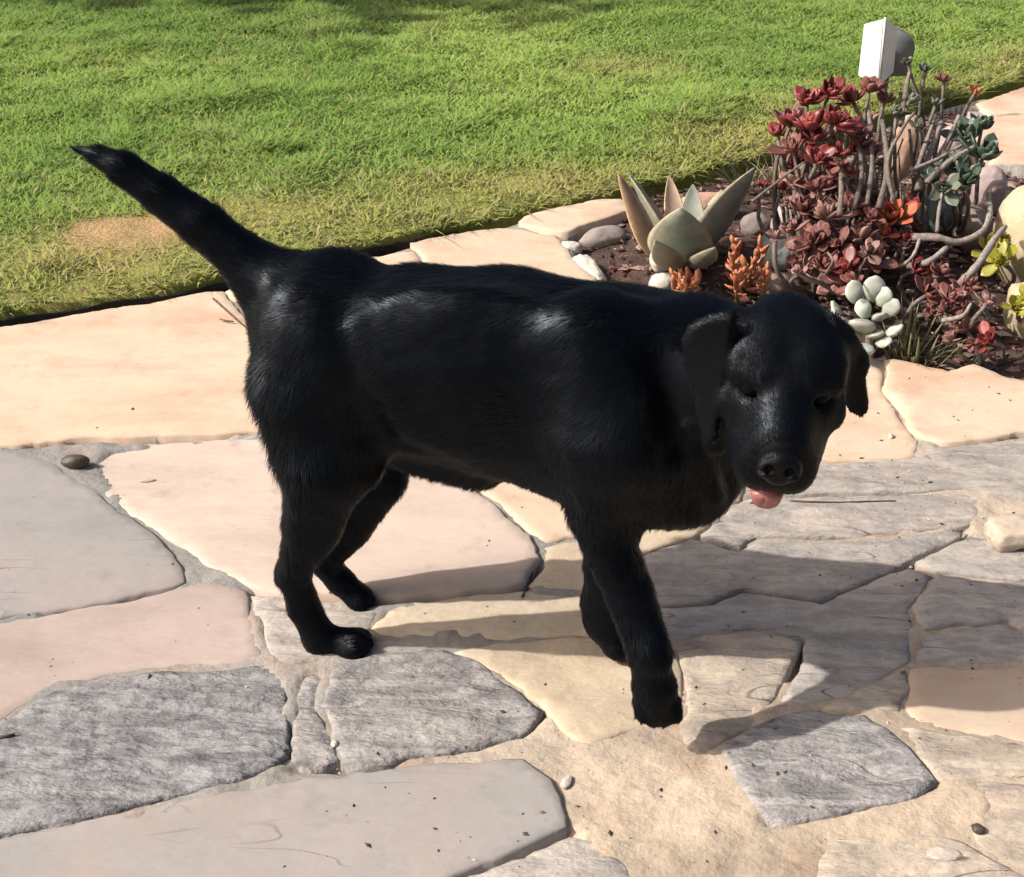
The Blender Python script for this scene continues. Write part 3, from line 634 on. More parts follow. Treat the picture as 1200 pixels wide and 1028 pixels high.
M['blade_green'] = plant_mat('spike_green', (0.075, 0.085, 0.035), (0.17, 0.165, 0.085), rough=0.5, sss=0, rand=0.3)
M['stem'] = plant_mat('grey_stem', (0.115, 0.092, 0.078), (0.17, 0.14, 0.118), rough=0.8, spec=0.2, sss=0, rand=0.2, fine=120, fa=0.35)
M['stem_pale'] = plant_mat('pale_stem', (0.20, 0.16, 0.14), (0.29, 0.25, 0.22), rough=0.8, spec=0.2, sss=0, rand=0.15, fine=120, fa=0.3)

# rosette pieces, modelled once: leaf meshes shared by every plant
def leafset(mat, L, W, T, cup, tag_):
    return [leaf_me('leaf', L * s, W * s * q, T, mat, cup=cup, bend=0.55 + 0.2 * k, wmax=0.62, base=0.3, nt=6, m=6, seed=k) for k, (s, q) in enumerate(((1, 1), (0.82, 1.05), (0.6, 1.1)))]
LS = {k: leafset(M[k], 0.042, 0.0255, 0.006, 0.36, k) for k in ('aeo_red', 'aeo_maroon', 'aeo_rose', 'coral', 'green_grey', 'dark_green', 'lime')}
BUD = {}
for k in LS:
    BUD[k] = leaf_me('rosette', 0.014, 0.013, 0.012, M[k], cup=0.0, bend=0.0, wmax=0.5, base=0.6, nt=4, m=6)
def rosette(plant, pos, d, kind, s=1.0, n=17, seed=0, open_=1.0, droop=0.0):
    """part rosette (its heart) with sub-part leaves; pos in the plant's space"""
    rr = random.Random(seed)
    r = link('rosette', BUD[kind], plant, mtx=dir_mtx(pos, d, rr.random() * 6) @ Matrix.Rotation(math.pi / 2, 4, 'X') @ Matrix.Diagonal((s, s, s, 1)))
    inv = Matrix.Rotation(-math.pi / 2, 4, 'X')
    for i in range(n):
        f = i / max(n - 1, 1); az = i * 2.39996 + rr.uniform(-0.25, 0.25)
        el = math.radians(78 - 72 * f * open_ - droop * 50 * f + rr.uniform(-9, 9)); sc = (0.5 + 0.6 * f) * rr.uniform(0.85, 1.15)
        link('leaf', LS[kind][i % 3], r, mtx=inv @ leaf_mtx((math.cos(az) * 0.005, math.sin(az) * 0.005, 0.006 * (1 - f)), az, el, rr.uniform(-0.3, 0.3), sc))
    return r

def rosette_plant(name, label, cat, group, base_px, items, seed, stem_mat='stem', kind_default='aeo_red', stem_r=0.0050, dy=0.0, fill=0, drop=26):
    """items: (px, py, Y, kind, size, leaf count, open) - the rosette heads with a stem down to the base"""
    b = G(*base_px); b.z = bed_z(b.x, b.y)
    t = empty(name, b); tag(t, label, cat, group)
    rr = random.Random(seed)
    more = []
    for k in range(fill):
        px, py, Y, kind, s, n, op = items[k % len(items)]
        more.append((px + rr.uniform(-19, 19), py + rr.uniform(2, drop), Y + rr.uniform(-.07, .04), rr.choice(['aeo_maroon', 'aeo_rose', kind]), s * rr.uniform(.6, .95), max(10, n - 3), op + .1))
    for k, it in enumerate(list(items) + more):
        px, py, Y, kind, s, n, op = it
        Y += dy; s *= 1.08
        p = P(px, py, Y) - b
        foot = Vector((p.x * 0.25 + rr.uniform(-0.03, 0.03), p.y * 0.3 + rr.uniform(-0.025, 0.025), -0.01))
        sag = Vector((rr.uniform(-0.045, 0.045), rr.uniform(-0.03, 0.03), 0.0)) + Vector((p.x, p.y, 0)) * 0.12
        pts = curve_pts(foot, p, sag, 9, 0.003, seed * 31 + k)
        rad = [stem_r * (1.15 - 0.35 * i / 9) * rr.uniform(0.85, 1.15) for i in range(10)]
        link('stem', tube_me('stem', pts, rad, M[stem_mat], 6, 0.15, seed + k), t)
        d = (pts[-1] - pts[-2]).normalized() + Vector((rr.uniform(-0.3, 0.3), rr.uniform(-0.5, 0.1), 0.45))
        rosette(t, p, d, kind, s, n, seed * 17 + k, op, 0.15)
    return t

# --- agave
def agave():
    b = G(803, 318); b.z = bed_z(b.x, b.y) - 0.005
    t = empty('agave', b); tag(t, 'broad leaved grey green agave at the left end of the garden bed beside white stones', 'agave')
    def to(tip_px, tip_py, Y, W, T, mat, cup, bend, wmax, roll=0.0, basepx=None, seed=0):
        tip = P(tip_px, tip_py, Y) - b
        fo = Vector((0.012 * (1 if tip.x > 0 else -1), 0.0, 0.0)) if basepx is None else G(*basepx) - b
        fo.z = 0.004
        v = tip - fo; L = v.length * (1 + bend * bend / 24)
        me = leaf_me('leaf', L, W, T, M[mat], cup=cup, bend=bend, wmax=wmax, base=0.5, nt=14, m=12, seed=seed)
        lt_ = sum((me.vertices[k].co for k in range(14 * 12, 15 * 12)), Vector()) / 12
        def frame(d, up): y = d.normalized(); x = y.cross(up).normalized(); return Matrix((x, y, x.cross(y))).transposed()
        R = Matrix.Rotation(roll, 3, v.normalized()) @ frame(v, Vector((0, 0, 1))) @ frame(lt_, Vector((0, 0, 1))).transposed()
        return link('leaf', me, t, mtx=Matrix.Translation(fo) @ (R * (v.length / lt_.length)).to_4x4())
    to(884, 197, 2.66, 0.150, 0.020, 'agave', 0.26, 0.18, 0.46, -0.45, seed=1)
    to(798, 244, 2.50, 0.132, 0.020, 'agave', 0.26, 0.85, 0.52, 0.0, seed=2)
    to(738, 206, 2.74, 0.105, 0.014, 'agave', 0.36, 0.15, 0.40, 0.35, seed=3)
    o = to(724, 203, 2.60, 0.046, 0.008, 'agave_old', 0.85, 0.8, 0.35, 0.9, basepx=(768, 308), seed=4); o['label'] = 'thin dried brown leaf with a yellow rim curling up on the left'
    to(784, 206, 2.84, 0.052, 0.012, 'agave_old', 0.5, 0.1, 0.42, 0.1, seed=5)['label'] = 'narrow brownish upright leaf at the back'
    to(812, 216, 2.80, 0.060, 0.012, 'agave', 0.4, 0.1, 0.42, -0.2, seed=6)
    to(846, 222, 2.78, 0.062, 0.012, 'agave_old', 0.4, 0.15, 0.42, -0.4, seed=7)['label'] = 'tan leaf behind the broad right hand one'
    to(768, 282, 2.34, 0.060, 0.014, 'agave', 0.3, 0.4, 0.5, 0.3, seed=8)
    to(838, 290, 2.42, 0.050, 0.012, 'agave', 0.4, 0.4, 0.5, -0.2, seed=9)
agave()

# --- red aeoniums at the back, dusty maroon ones in front of them
Yb = 2.72
rosette_plant('aeonium', 'dark red aeonium leaning left with its crimson rosettes against the lawn', 'aeonium', 'aeoniums in the garden bed', (975, 322), [
    (946, 122, 2.78, 'aeo_red', 1.0, 18, 0.9), (972, 112, 2.80, 'aeo_red', 1.05, 18, 0.95), (926, 148, 2.74, 'aeo_red', 1.0, 18, 1.0), (950, 152, 2.68, 'aeo_red', 1.15, 20, 1.0),
    (912, 160, 2.76, 'aeo_red', 0.85, 15, 1.0), (976, 146, 2.68, 'aeo_red', 1.1, 19, 0.9), (930, 178, 2.66, 'aeo_maroon', 0.95, 16, 1.0), (958, 190, 2.62, 'aeo_red', 0.95, 16, 1.0)], 3, fill=11, drop=75)
rosette_plant('aeonium', 'dark red aeonium with upright stems just below the white garden light', 'aeonium', 'aeoniums in the garden bed', (1005, 300), [
    (1000, 120, 2.82, 'aeo_red', 1.0, 17, 0.9), (1018, 108, 2.86, 'aeo_maroon', 0.95, 16, 0.8), (992, 150, 2.74, 'aeo_red', 0.95, 16, 1.0), (1036, 120, 2.88, 'aeo_maroon', 0.8, 14, 0.8), (1008, 172, 2.72, 'aeo_maroon', 0.85, 14, 1.0),
    (980, 182, 2.66, 'aeo_red', 0.8, 14, 1.0)], 5, fill=12, drop=80)
rosette_plant('aeonium', 'dusty maroon aeonium with drooping shaded rosettes under the red ones', 'aeonium', 'aeoniums in the garden bed', (965, 345), [
    (932, 214, 2.62, 'aeo_rose', 0.9, 15, 1.1), (958, 222, 2.58, 'aeo_maroon', 1.0, 16, 1.1), (984, 212, 2.60, 'aeo_rose', 1.0, 16, 1.1), (940, 248, 2.54, 'aeo_maroon', 1.0, 16, 1.15), (968, 256, 2.50, 'aeo_rose', 1.05, 17, 1.1),
    (994, 244, 2.54, 'aeo_maroon', 0.95, 15, 1.1), (926, 272, 2.52, 'aeo_rose', 0.85, 14, 1.1), (952, 286, 2.46, 'aeo_maroon', 1.0, 16, 1.1)], 8, fill=11, dy=.04)
rosette_plant('aeonium', 'low maroon aeonium with many small rosettes above the pale round succulent', 'aeonium', 'aeoniums in the garden bed', (1000, 345), [
    (982, 290, 2.44, 'aeo_maroon', 1.0, 16, 1.1), (1008, 282, 2.46, 'aeo_rose', 0.95, 15, 1.1), (1010, 254, 2.52, 'aeo_maroon', 0.9, 15, 1.0), (966, 314, 2.38, 'aeo_maroon', 0.95, 16, 1.1), (994, 316, 2.36, 'aeo_red', 0.85, 15, 1.1),
    (1024, 306, 2.40, 'aeo_maroon', 0.9, 15, 1.1), (1020, 228, 2.60, 'aeo_rose', 0.85, 14, 1.0), (944, 318, 2.40, 'aeo_rose', 0.8, 14, 1.1)], 11, fill=11, dy=.06)
rosette_plant('aeonium', 'coral and crimson aeonium rosette glowing in the middle of the bed', 'aeonium', 'aeoniums in the garden bed', (1046, 300), [
    (1046, 256, 2.46, 'coral', 1.25, 20, 1.0), (1068, 248, 2.50, 'aeo_red', 0.8, 14, 1.0), (1058, 284, 2.42, 'aeo_red', 0.85, 14, 1.1), (1036, 276, 2.42, 'coral', 0.7, 12, 1.1)], 13, dy=.16, fill=3)
rosette_plant('aeonium', 'small maroon aeonium low at the right end of the bed by the paving', 'aeonium', 'aeoniums in the garden bed', (1150, 415), [
    (1158, 400, 2.02, 'aeo_red', 0.75, 14, 1.1), (1132, 388, 2.06, 'aeo_maroon', 0.7, 13, 1.1), (1116, 398, 2.05, 'aeo_rose', 0.65, 12, 1.1)], 17, dy=.22, fill=2)
rosette_plant('aeonium', 'shaded maroon aeonium spreading low between the woody stems and the boulder', 'aeonium', 'aeoniums in the garden bed', (1100, 380), [
    (1086, 346, 2.26, 'aeo_maroon', 0.9, 15, 1.1), (1112, 352, 2.22, 'aeo_maroon', 0.85, 14, 1.2), (1134, 338, 2.28, 'aeo_maroon', 0.85, 14, 1.1), (1074, 318, 2.34, 'aeo_red', 0.8, 14, 1.1), (1102, 322, 2.32, 'aeo_maroon', 0.8, 14, 1.1),
    (1156, 356, 2.2, 'aeo_rose', 0.7, 12, 1.1)], 19, dy=.12, fill=8)
# --- tall grey stems with small dark heads
rosette_plant('tall_succulent', 'tall bare stemmed succulent with small dark green heads right of the garden light', 'succulent', None, (1078, 262), [
    (1064, 76, 2.92, 'dark_green', 0.55, 12, 0.7), (1084, 84, 2.92, 'dark_green', 0.5, 11, 0.7), (1106, 96, 2.90, 'aeo_maroon', 0.6, 12, 0.8), (1096, 124, 2.82, 'green_grey', 0.6, 11, 0.7), (1066, 118, 2.84, 'green_grey', 0.65, 12, 0.8),
    (1050, 136, 2.80, 'green_grey', 0.75, 12, 0.8), (1078, 150, 2.74, 'green_grey', 0.6, 11, 0.8), (1142, 110, 2.92, 'coral', 0.45, 10, 0.8)], 23, stem_r=0.0045)
rosette_plant('grey_green_succulent', 'grey green succulent with ragged rosettes in front of the pale upper paving', 'succulent', None, (1118, 268), [
    (1136, 164, 2.70, 'dark_green', 1.25, 16, 0.9), (1152, 186, 2.62, 'dark_green', 1.35, 16, 0.9), (1116, 196, 2.58, 'green_grey', 1.0, 15, 1.0), (1132, 214, 2.54, 'dark_green', 1.15, 16, 1.0), (1108, 222, 2.5, 'green_grey', 0.9, 14, 1.1),
    (1150, 152, 2.74, 'dark_green', 1.0, 15, 0.8), (1094, 214, 2.54, 'dark_green', 0.75, 12, 1.0)], 29, dy=.12, fill=0)
rosette_plant('lime_succulent', 'yellow green succulent tucked under the cream boulder at the right edge', 'succulent', None, (1168, 318), [
    (1160, 296, 2.28, 'lime', 1.1, 14, 1.1), (1174, 308, 2.24, 'lime', 1.0, 14, 1.1), (1172, 286, 2.32, 'lime', 0.8, 12, 1.0)], 31, dy=.26)
rosette_plant('lime_succulent', 'small yellow green succulent above the tan block at the right edge', 'succulent', None, (1192, 375), [
    (1190, 362, 2.12, 'lime', 0.7, 12, 1.0), (1204, 352, 2.14, 'lime', 0.7, 12, 1.0)], 37, dy=.2)

# --- orange jelly bean succulents
OL = [leaf_me('leaf', 0.028 * s, 0.014 * s, 0.008, M['orange'], cup=0.05, bend=0.5, wmax=0.6, base=0.5, nt=5, m=6, seed=k) for k, s in enumerate((1, 0.8))]
def orange_plant(label, base_px, stems, seed):
    b = G(*base_px); b.z = bed_z(b.x, b.y); t = empty('orange_succulent', b); tag(t, label, 'succulent', 'orange succulents beside the agave'); rr = random.Random(seed)
    for k, (px, py, Y) in enumerate(stems):
        p = P(px, py, Y + .22 - .0016 * max(0, py - 284)) - b; foot = Vector((p.x * 0.5, p.y * 0.4, -0.01)); pts = curve_pts(foot, p, (rr.uniform(-.01, .01), 0, 0), 6, 0.002, k)
        link('stem', tube_me('stem', pts, [0.004] * 7, M['orange'], 6, 0.1, k), t)
        n = 13
        for i in range(n):
            f = i / n; q = foot.lerp(p, 0.35 + 0.65 * f); az = i * 2.4 + rr.uniform(-.3, .3)
            link('leaf', OL[i % 2], t, mtx=leaf_mtx(q, az, math.radians(8 + 50 * f + rr.uniform(-25, 25)), rr.uniform(-.4, .4), rr.uniform(0.6, 1.2)))
orange_plant('taller orange succulent with upright knobbly stems right of the agave', (880, 340), [(860, 284, 2.34), (892, 288, 2.36), (874, 312, 2.28), (900, 316, 2.28), (862, 322, 2.24), (886, 300, 2.32), (856, 300, 2.3)], 2)
orange_plant('low orange succulent sprig at the foot of the agave front leaf', (805, 336), [(790, 322, 2.24), (806, 318, 2.25), (818, 326, 2.23), (800, 328, 2.22)], 4)

# --- pale round leaved succulent
ML = [leaf_me('leaf', 0.048 * s, 0.043 * s, 0.024 * s, M['moon'], cup=0.02, bend=0.25, wmax=0.55, base=0.35, tip=0.3, nt=9, m=10, seed=k) for k, s in enumerate((1, 0.85))]
def moon_plant():
    b = G(1022, 412); b.z = bed_z(b.x, b.y); t = empty('pale_succulent', b)
    tag(t, 'pale grey green succulent with fat round leaves beside the dog\'s right-hand ear', 'succulent'); rr = random.Random(9)
    link('stem', tube_me('stem', curve_pts((0, 0, -0.02), (0.0, 0.03, 0.06), (0, 0, 0), 5), [0.011] * 6, M['stem'], 7), t)
    for px, py, Y, az, el, s in [(976, 360, 2.10, 165, 50, .78), (1000, 340, 2.17, 120, 60, .8), (1024, 336, 2.18, 75, 62, .9), (1010, 358, 2.10, 110, 50, .8), (1046, 360, 2.08, 20, 45, .72), (1032, 372, 2.03, -60, 35, .62),
                                 (1008, 384, 2.00, 230, 25, 1.15), (1028, 394, 1.98, 275, 15, .8), (1040, 402, 1.98, -40, 15, .7), (1050, 388, 2.02, 0, 25, .7), (994, 396, 2.0, 200, 15, .85), (1012, 412, 1.95, 260, 0, .85),
                                 (986, 376, 2.05, 190, 35, .7), (1036, 346, 2.14, 50, 60, .7)]:
        p = P(px, py, 2.245 + (412 - py) * .0013) - b; s *= 1.16
        m = leaf_mtx((0, 0, 0), math.radians(az), math.radians(el), rr.uniform(-.4, .4), s)
        off = m.to_3x3() @ Vector((0, 0.028, 0))
        link('leaf', ML[rr.randrange(2)], t, mtx=Matrix.Translation(p - off) @ m)
moon_plant()

# --- spiky tufts
def tuft(name, label, base_px, n, Lr, spread, mat, seed, wr=0.006, bendr=(0.1, 0.9), group=None):
    b = G(*base_px); b.z = bed_z(b.x, b.y); t = empty(name, b); tag(t, label, 'grass tuft', group); rr = random.Random(seed)
    ms = [leaf_me('blade', Lr * s, wr, 0.0016, M[mat], cup=0.4, bend=bb, wmax=0.25, base=0.6, nt=7, m=4, seed=k) for k, (s, bb) in enumerate(((1, bendr[0]), (0.8, -bendr[1]), (0.65, -0.3), (0.9, -0.5)))]
    for i in range(n):
        a = rr.uniform(0, 6.283); r = spread * math.sqrt(rr.random())
        link('blade', rr.choice(ms), t, mtx=leaf_mtx((r * math.cos(a), r * math.sin(a), -0.005), a + rr.uniform(-.8, .8), math.radians(rr.uniform(48, 88)), rr.uniform(-.5, .5), rr.uniform(0.6, 1.1)))
tuft('spiky_tuft', 'dark spiky green tuft on the right of the pale round succulent', (1072, 418), 46, 0.115, 0.045, 'blade_green', 3, 0.007)
tuft('dry_tuft', 'yellowish dry grass tuft at the lawn edge left of the red aeonium', (922, 232), 60, 0.125, 0.06, 'blade_dry', 5, 0.005, group=None)
tuft('dry_tuft', 'low straggly grass tuft directly behind the broad agave leaf', (880, 226), 34, 0.10, 0.05, 'blade_green', 6, 0.006)

# --- woody bare stems
def bare_stems(label, base_px, stems, seed, mat='stem_pale', dy=0.0):
    b = G(*base_px); b.z = bed_z(b.x, b.y); t = empty('bare_stemmed_plant', b); tag(t, label, 'woody plant'); rr = random.Random(seed)
    for k, (pts, r) in enumerate(stems):
        q = [P(p[0], p[1], p[2] + dy) - b for p in pts]
        # smooth through the points
        sm = []
        for i in range(len(q) - 1):
            p0 = q[max(i - 1, 0)]; p1 = q[i]; p2 = q[i + 1]; p3 = q[min(i + 2, len(q) - 1)]
            for j in range(5):
                u = j / 5; sm.append(0.5 * ((2 * p1) + (p2 - p0) * u + (2 * p0 - 5 * p1 + 4 * p2 - p3) * u * u + (3 * p1 - p0 - 3 * p2 + p3) * u ** 3))
        sm.append(q[-1]); n = len(sm)
        link('stem', tube_me('stem', sm, [r * (1.1 - 0.4 * i / n) * rr.uniform(0.85, 1.15) for i in range(n)], M[mat], 7, 0.2, k), t)
bare_stems('pale bent bare woody stems lying over the bed left of the cream boulder', (1120, 345), [
    ([(1070, 278, 2.42), (1100, 279, 2.40), (1122, 284, 2.40), (1150, 272, 2.42), (1160, 250, 2.48), (1158, 228, 2.56)], 0.0075), ([(1090, 348, 2.28), (1120, 336, 2.28), (1146, 310, 2.30), (1166, 280, 2.36), (1178, 266, 2.42)], 0.0080),
    ([(1066, 312, 2.36), (1086, 308, 2.32), (1110, 290, 2.34)], 0.0070), ([(1040, 304, 2.38), (1054, 312, 2.34), (1070, 300, 2.34), (1078, 280, 2.36)], 0.0045), ([(1098, 272, 2.40), (1100, 250, 2.44), (1104, 226, 2.48)], 0.0040),
    ([(1104, 376, 2.16), (1128, 370, 2.14), (1138, 356, 2.16)], 0.0045)], 5, dy=.13)
bare_stems('cluster of pale upright cut stems leaning right behind the teal rock', (1086, 240), [
    ([(1076, 222, 2.58), (1090, 178, 2.68), (1104, 142, 2.76)], 0.0075), ([(1080, 215, 2.62), (1108, 170, 2.72), (1124, 136, 2.80)], 0.0060), ([(1072, 205, 2.60), (1088, 160, 2.70), (1096, 136, 2.78)], 0.0050),
    ([(1086, 214, 2.56), (1112, 190, 2.60), (1142, 172, 2.66)], 0.0060), ([(1066, 200, 2.6), (1100, 186, 2.62), (1138, 164, 2.7)], 0.0045)], 6, dy=.08)
_r = random.Random(41); THIN = []
for _k in range(22):
    _x, _y = _r.uniform(955, 1085), _r.uniform(235, 300); _h = _r.uniform(40, 110); _l = _r.uniform(-26, 26)
    THIN.append(([(_x, _y, 2.90 - (_y - 235) * .0034), (_x + _l * .3, _y - _h * .5, 2.92 - (_y - 235) * .0034), (_x + _l, _y - _h, 2.96 - (_y - 235) * .0034)], _r.uniform(.0022, .0042)))
bare_stems('thin grey upright stems rising through the middle of the bed', (1000, 290), [
    ([(984, 252, 2.50), (986, 214, 2.58), (982, 172, 2.68)], 0.0060), ([(1000, 246, 2.54), (1010, 205, 2.62), (1006, 160, 2.74)], 0.0055), ([(1030, 244, 2.54), (1040, 196, 2.60), (1034, 142, 2.76)], 0.0070), ([(1016, 240, 2.56), (1022, 190, 2.66), (1018, 128, 2.80)], 0.0055),
    ([(1048, 236, 2.54), (1040, 190, 2.58), (1058, 150, 2.66), (1072, 132, 2.72)], 0.0045), ([(1056, 146, 2.78), (1060, 116, 2.86), (1066, 84, 2.92)], 0.0060), ([(882, 236, 2.56), (910, 214, 2.58), (942, 190, 2.60)], 0.0028),
    ([(968, 320, 2.30), (976, 306, 2.32), (970, 296, 2.36)], 0.0028)] + THIN, 7, 'stem')

# --- rocks and pebbles
def rock_mat(name, a, b, rough=0.75, fine=60):
    return noise_mat(name, [(0.3, a), (0.7, b)], scale=9, rough=rough, fine=fine, fine_amt=0.2, bump=0.35, bump_dist=0.004, bump2=(18, (1, 1, 1), 0.4, 0.008))
RM = {'cream': rock_mat('cream_rock', (0.43, 0.34, 0.21), (0.52, 0.425, 0.285)), 'peach_pale': rock_mat('pale_peach_rock', (0.42, 0.34, 0.25), (0.50, 0.42, 0.33)), 'peach': rock_mat('peach_rock', (0.38, 0.23, 0.16), (0.47, 0.31, 0.23)), 'white': rock_mat('white_rock', (0.46, 0.43, 0.36), (0.58, 0.55, 0.48)),
      'teal': rock_mat('teal_rock', (0.075, 0.095, 0.085), (0.13, 0.15, 0.135), 0.35), 'brown': rock_mat('brown_rock', (0.17, 0.13, 0.105), (0.27, 0.215, 0.18)), 'grey': rock_mat('grey_rock', (0.20, 0.17, 0.15), (0.30, 0.26, 0.23)),
      'pinkish': rock_mat('pinkish_rock', (0.32, 0.24, 0.22), (0.42, 0.33, 0.30)), 'bluish': rock_mat('bluish_rock', (0.23, 0.26, 0.25), (0.36, 0.39, 0.37)), 'darkbrown': rock_mat('dark_pebble', (0.045, 0.036, 0.026), (0.085, 0.068, 0.05), 0.5)}
import bmesh
def ico(sub):
    bm = bmesh.new(); bmesh.ops.create_icosphere(bm, subdivisions=sub, radius=1.0)
    v = np.array([p.co[:] for p in bm.verts]); f = [tuple(q.index for q in fc.verts) for fc in bm.faces]; bm.free(); return v, np.array(f)
ICO = {k: ico(k) for k in (2, 3, 4)}
def rock_me(size, seed, mat, sub=4, rough=0.16, flat=0.5, boxy=0.0):
    v, f = ICO[sub]; v = v.copy()
    if boxy: v = v / (np.max(np.abs(v), 1)[:, None] ** boxy)
    r = np.random.default_rng(seed)
    for _ in range(7):          # worn facets
        n = r.normal(size=3); n /= np.linalg.norm(n); h = r.uniform(0.72, 0.95); d = v @ n; v = np.where((d > h)[:, None], v - n * ((d - h) * flat)[:, None], v)
    v = v * (1 + rough * fbm(v * 1.6 + seed, 4, seed) + 0.03 * fbm(v * 7 + seed, 3, seed))[:, None]
    return mesh_np('rock', v * np.array(size), f, True, mat)
def rock(name, label, cat, px, py, size, mat, seed, rz=0.0, lift=0.0, tilt=(0, 0), group=None, boxy=0.0, rough=0.16, at=None, bed=True, sub=4):
    g_ = G(px, py) if at is None else Vector(at)
    z0 = bed_z(g_.x, g_.y) if bed else pave_z(g_.x, g_.y) - size[2] * .08
    o = link(name, rock_me(size, seed, RM[mat], sub, rough, boxy=boxy), loc=(g_.x, g_.y, z0 + size[2] * 0.6 + lift), rot=(tilt[0], tilt[1], rz)); o.data.name = name
    return tag(o, label, cat, group)
rock('boulder', 'big rounded cream boulder at the right edge of the garden bed', 'boulder', 1212, 334, (0.112, 0.10, 0.13), 'cream', 4, 0.4, 0.01, rough=0.10)
rock('stone_block', 'tan stone block under the cream boulder at the right edge', 'stone', 1222, 392, (0.075, 0.06, 0.065), 'cream', 8, 0.1, -0.01, boxy=0.6, rough=0.06)
rock('rock', 'upright peach coloured rock standing between the stems behind the coral rosette', 'rock', 1052, 232, (0.036, 0.03, 0.085), 'peach', 12, 0.2, 0.06, (0.1, 0.05))
rock('rock', 'pinkish white rounded rock behind the leaning cut stems', 'rock', 1110, 205, (0.055, 0.04, 0.065), 'pinkish', 15, 0.3, 0.01)
rock('rock', 'glossy dark teal rock in the middle of the garden bed', 'rock', 1095, 282, (0.060, 0.05, 0.062), 'teal', 21, 0.0, 0.0, rough=0.08)
rock('rock', 'brown grey rock between the teal rock and the cream boulder', 'rock', 1136, 292, (0.048, 0.05, 0.062), 'brown', 24, 0.5)
rock('rock', 'pale pink rock just left of the cream boulder near its top', 'rock', 1152, 258, (0.036, 0.04, 0.062), 'pinkish', 27, 0.7, 0.02)
rock('rock', 'pointed pinkish rock left of the maroon aeoniums', 'rock', 926, 282, (0.052, 0.045, 0.055), 'pinkish', 31, 0.4, 0.0, (0.3, -0.3))
rock('rock', 'bluish white pointed rock left of the maroon aeoniums', 'rock', 910, 318, (0.046, 0.04, 0.058), 'bluish', 34, -0.4, 0.0, (0.2, 0.2))
rock('rock', 'small grey rock between the agave and the pointed pinkish rock', 'rock', 884, 278, (0.034, 0.03, 0.03), 'grey', 38, 0.2)
rock('rock', 'peach rock behind the agave at the lawn edge', 'rock', 826, 258, (0.075, 0.035, 0.036), 'peach', 41, 0.15)
rock('rock', 'grey stone on the left of the agave under the paving lip', 'rock', 706, 284, (0.055, 0.028, 0.028), 'grey', 44, 0.25)
rock('edging_stone', 'short white edging stone at the left corner of the bed, nearer the lawn', 'stone', 670, 291, (0.024, 0.026, 0.020), 'white', 47, 0.2, boxy=0.5)
rock('edging_stone', 'long white edging stone at the left corner of the bed, nearer the dog', 'stone', 690, 316, (0.026, 0.060, 0.020), 'white', 50, 0.35, boxy=0.5)
rock('rock', 'whitish rock under the agave front leaf', 'rock', 778, 318, (0.036, 0.030, 0.034), 'white', 53, 0.9)
rock('rock', 'small cream rock in front of the agave next to the dog\'s back', 'rock', 776, 338, (0.030, 0.024, 0.022), 'white', 56, 0.1)
rock('rock', 'white rounded rock at the left of the pale succulent behind the dog\'s head', 'rock', 962, 392, (0.022, 0.02, 0.026), 'white', 59)
rock('rock', 'small tan rock behind the dog\'s head below the orange succulent', 'rock', 905, 350, (0.040, 0.03, 0.03), 'brown', 62)
rock('stone_block', 'cream broken stone chunk lying on the paving at the right edge', 'stone', 1186, 640, (0.042, 0.030, 0.020), 'peach_pale', 66, 0.2, 0.004, boxy=0.65, bed=False)
rock('pebble', 'dark brown oval pebble on the pale flagstones at the left', 'pebble', 91, 553, (0.0245, 0.013, 0.0115), 'darkbrown', 70, 0.05, 0.003, rough=0.05, bed=False)
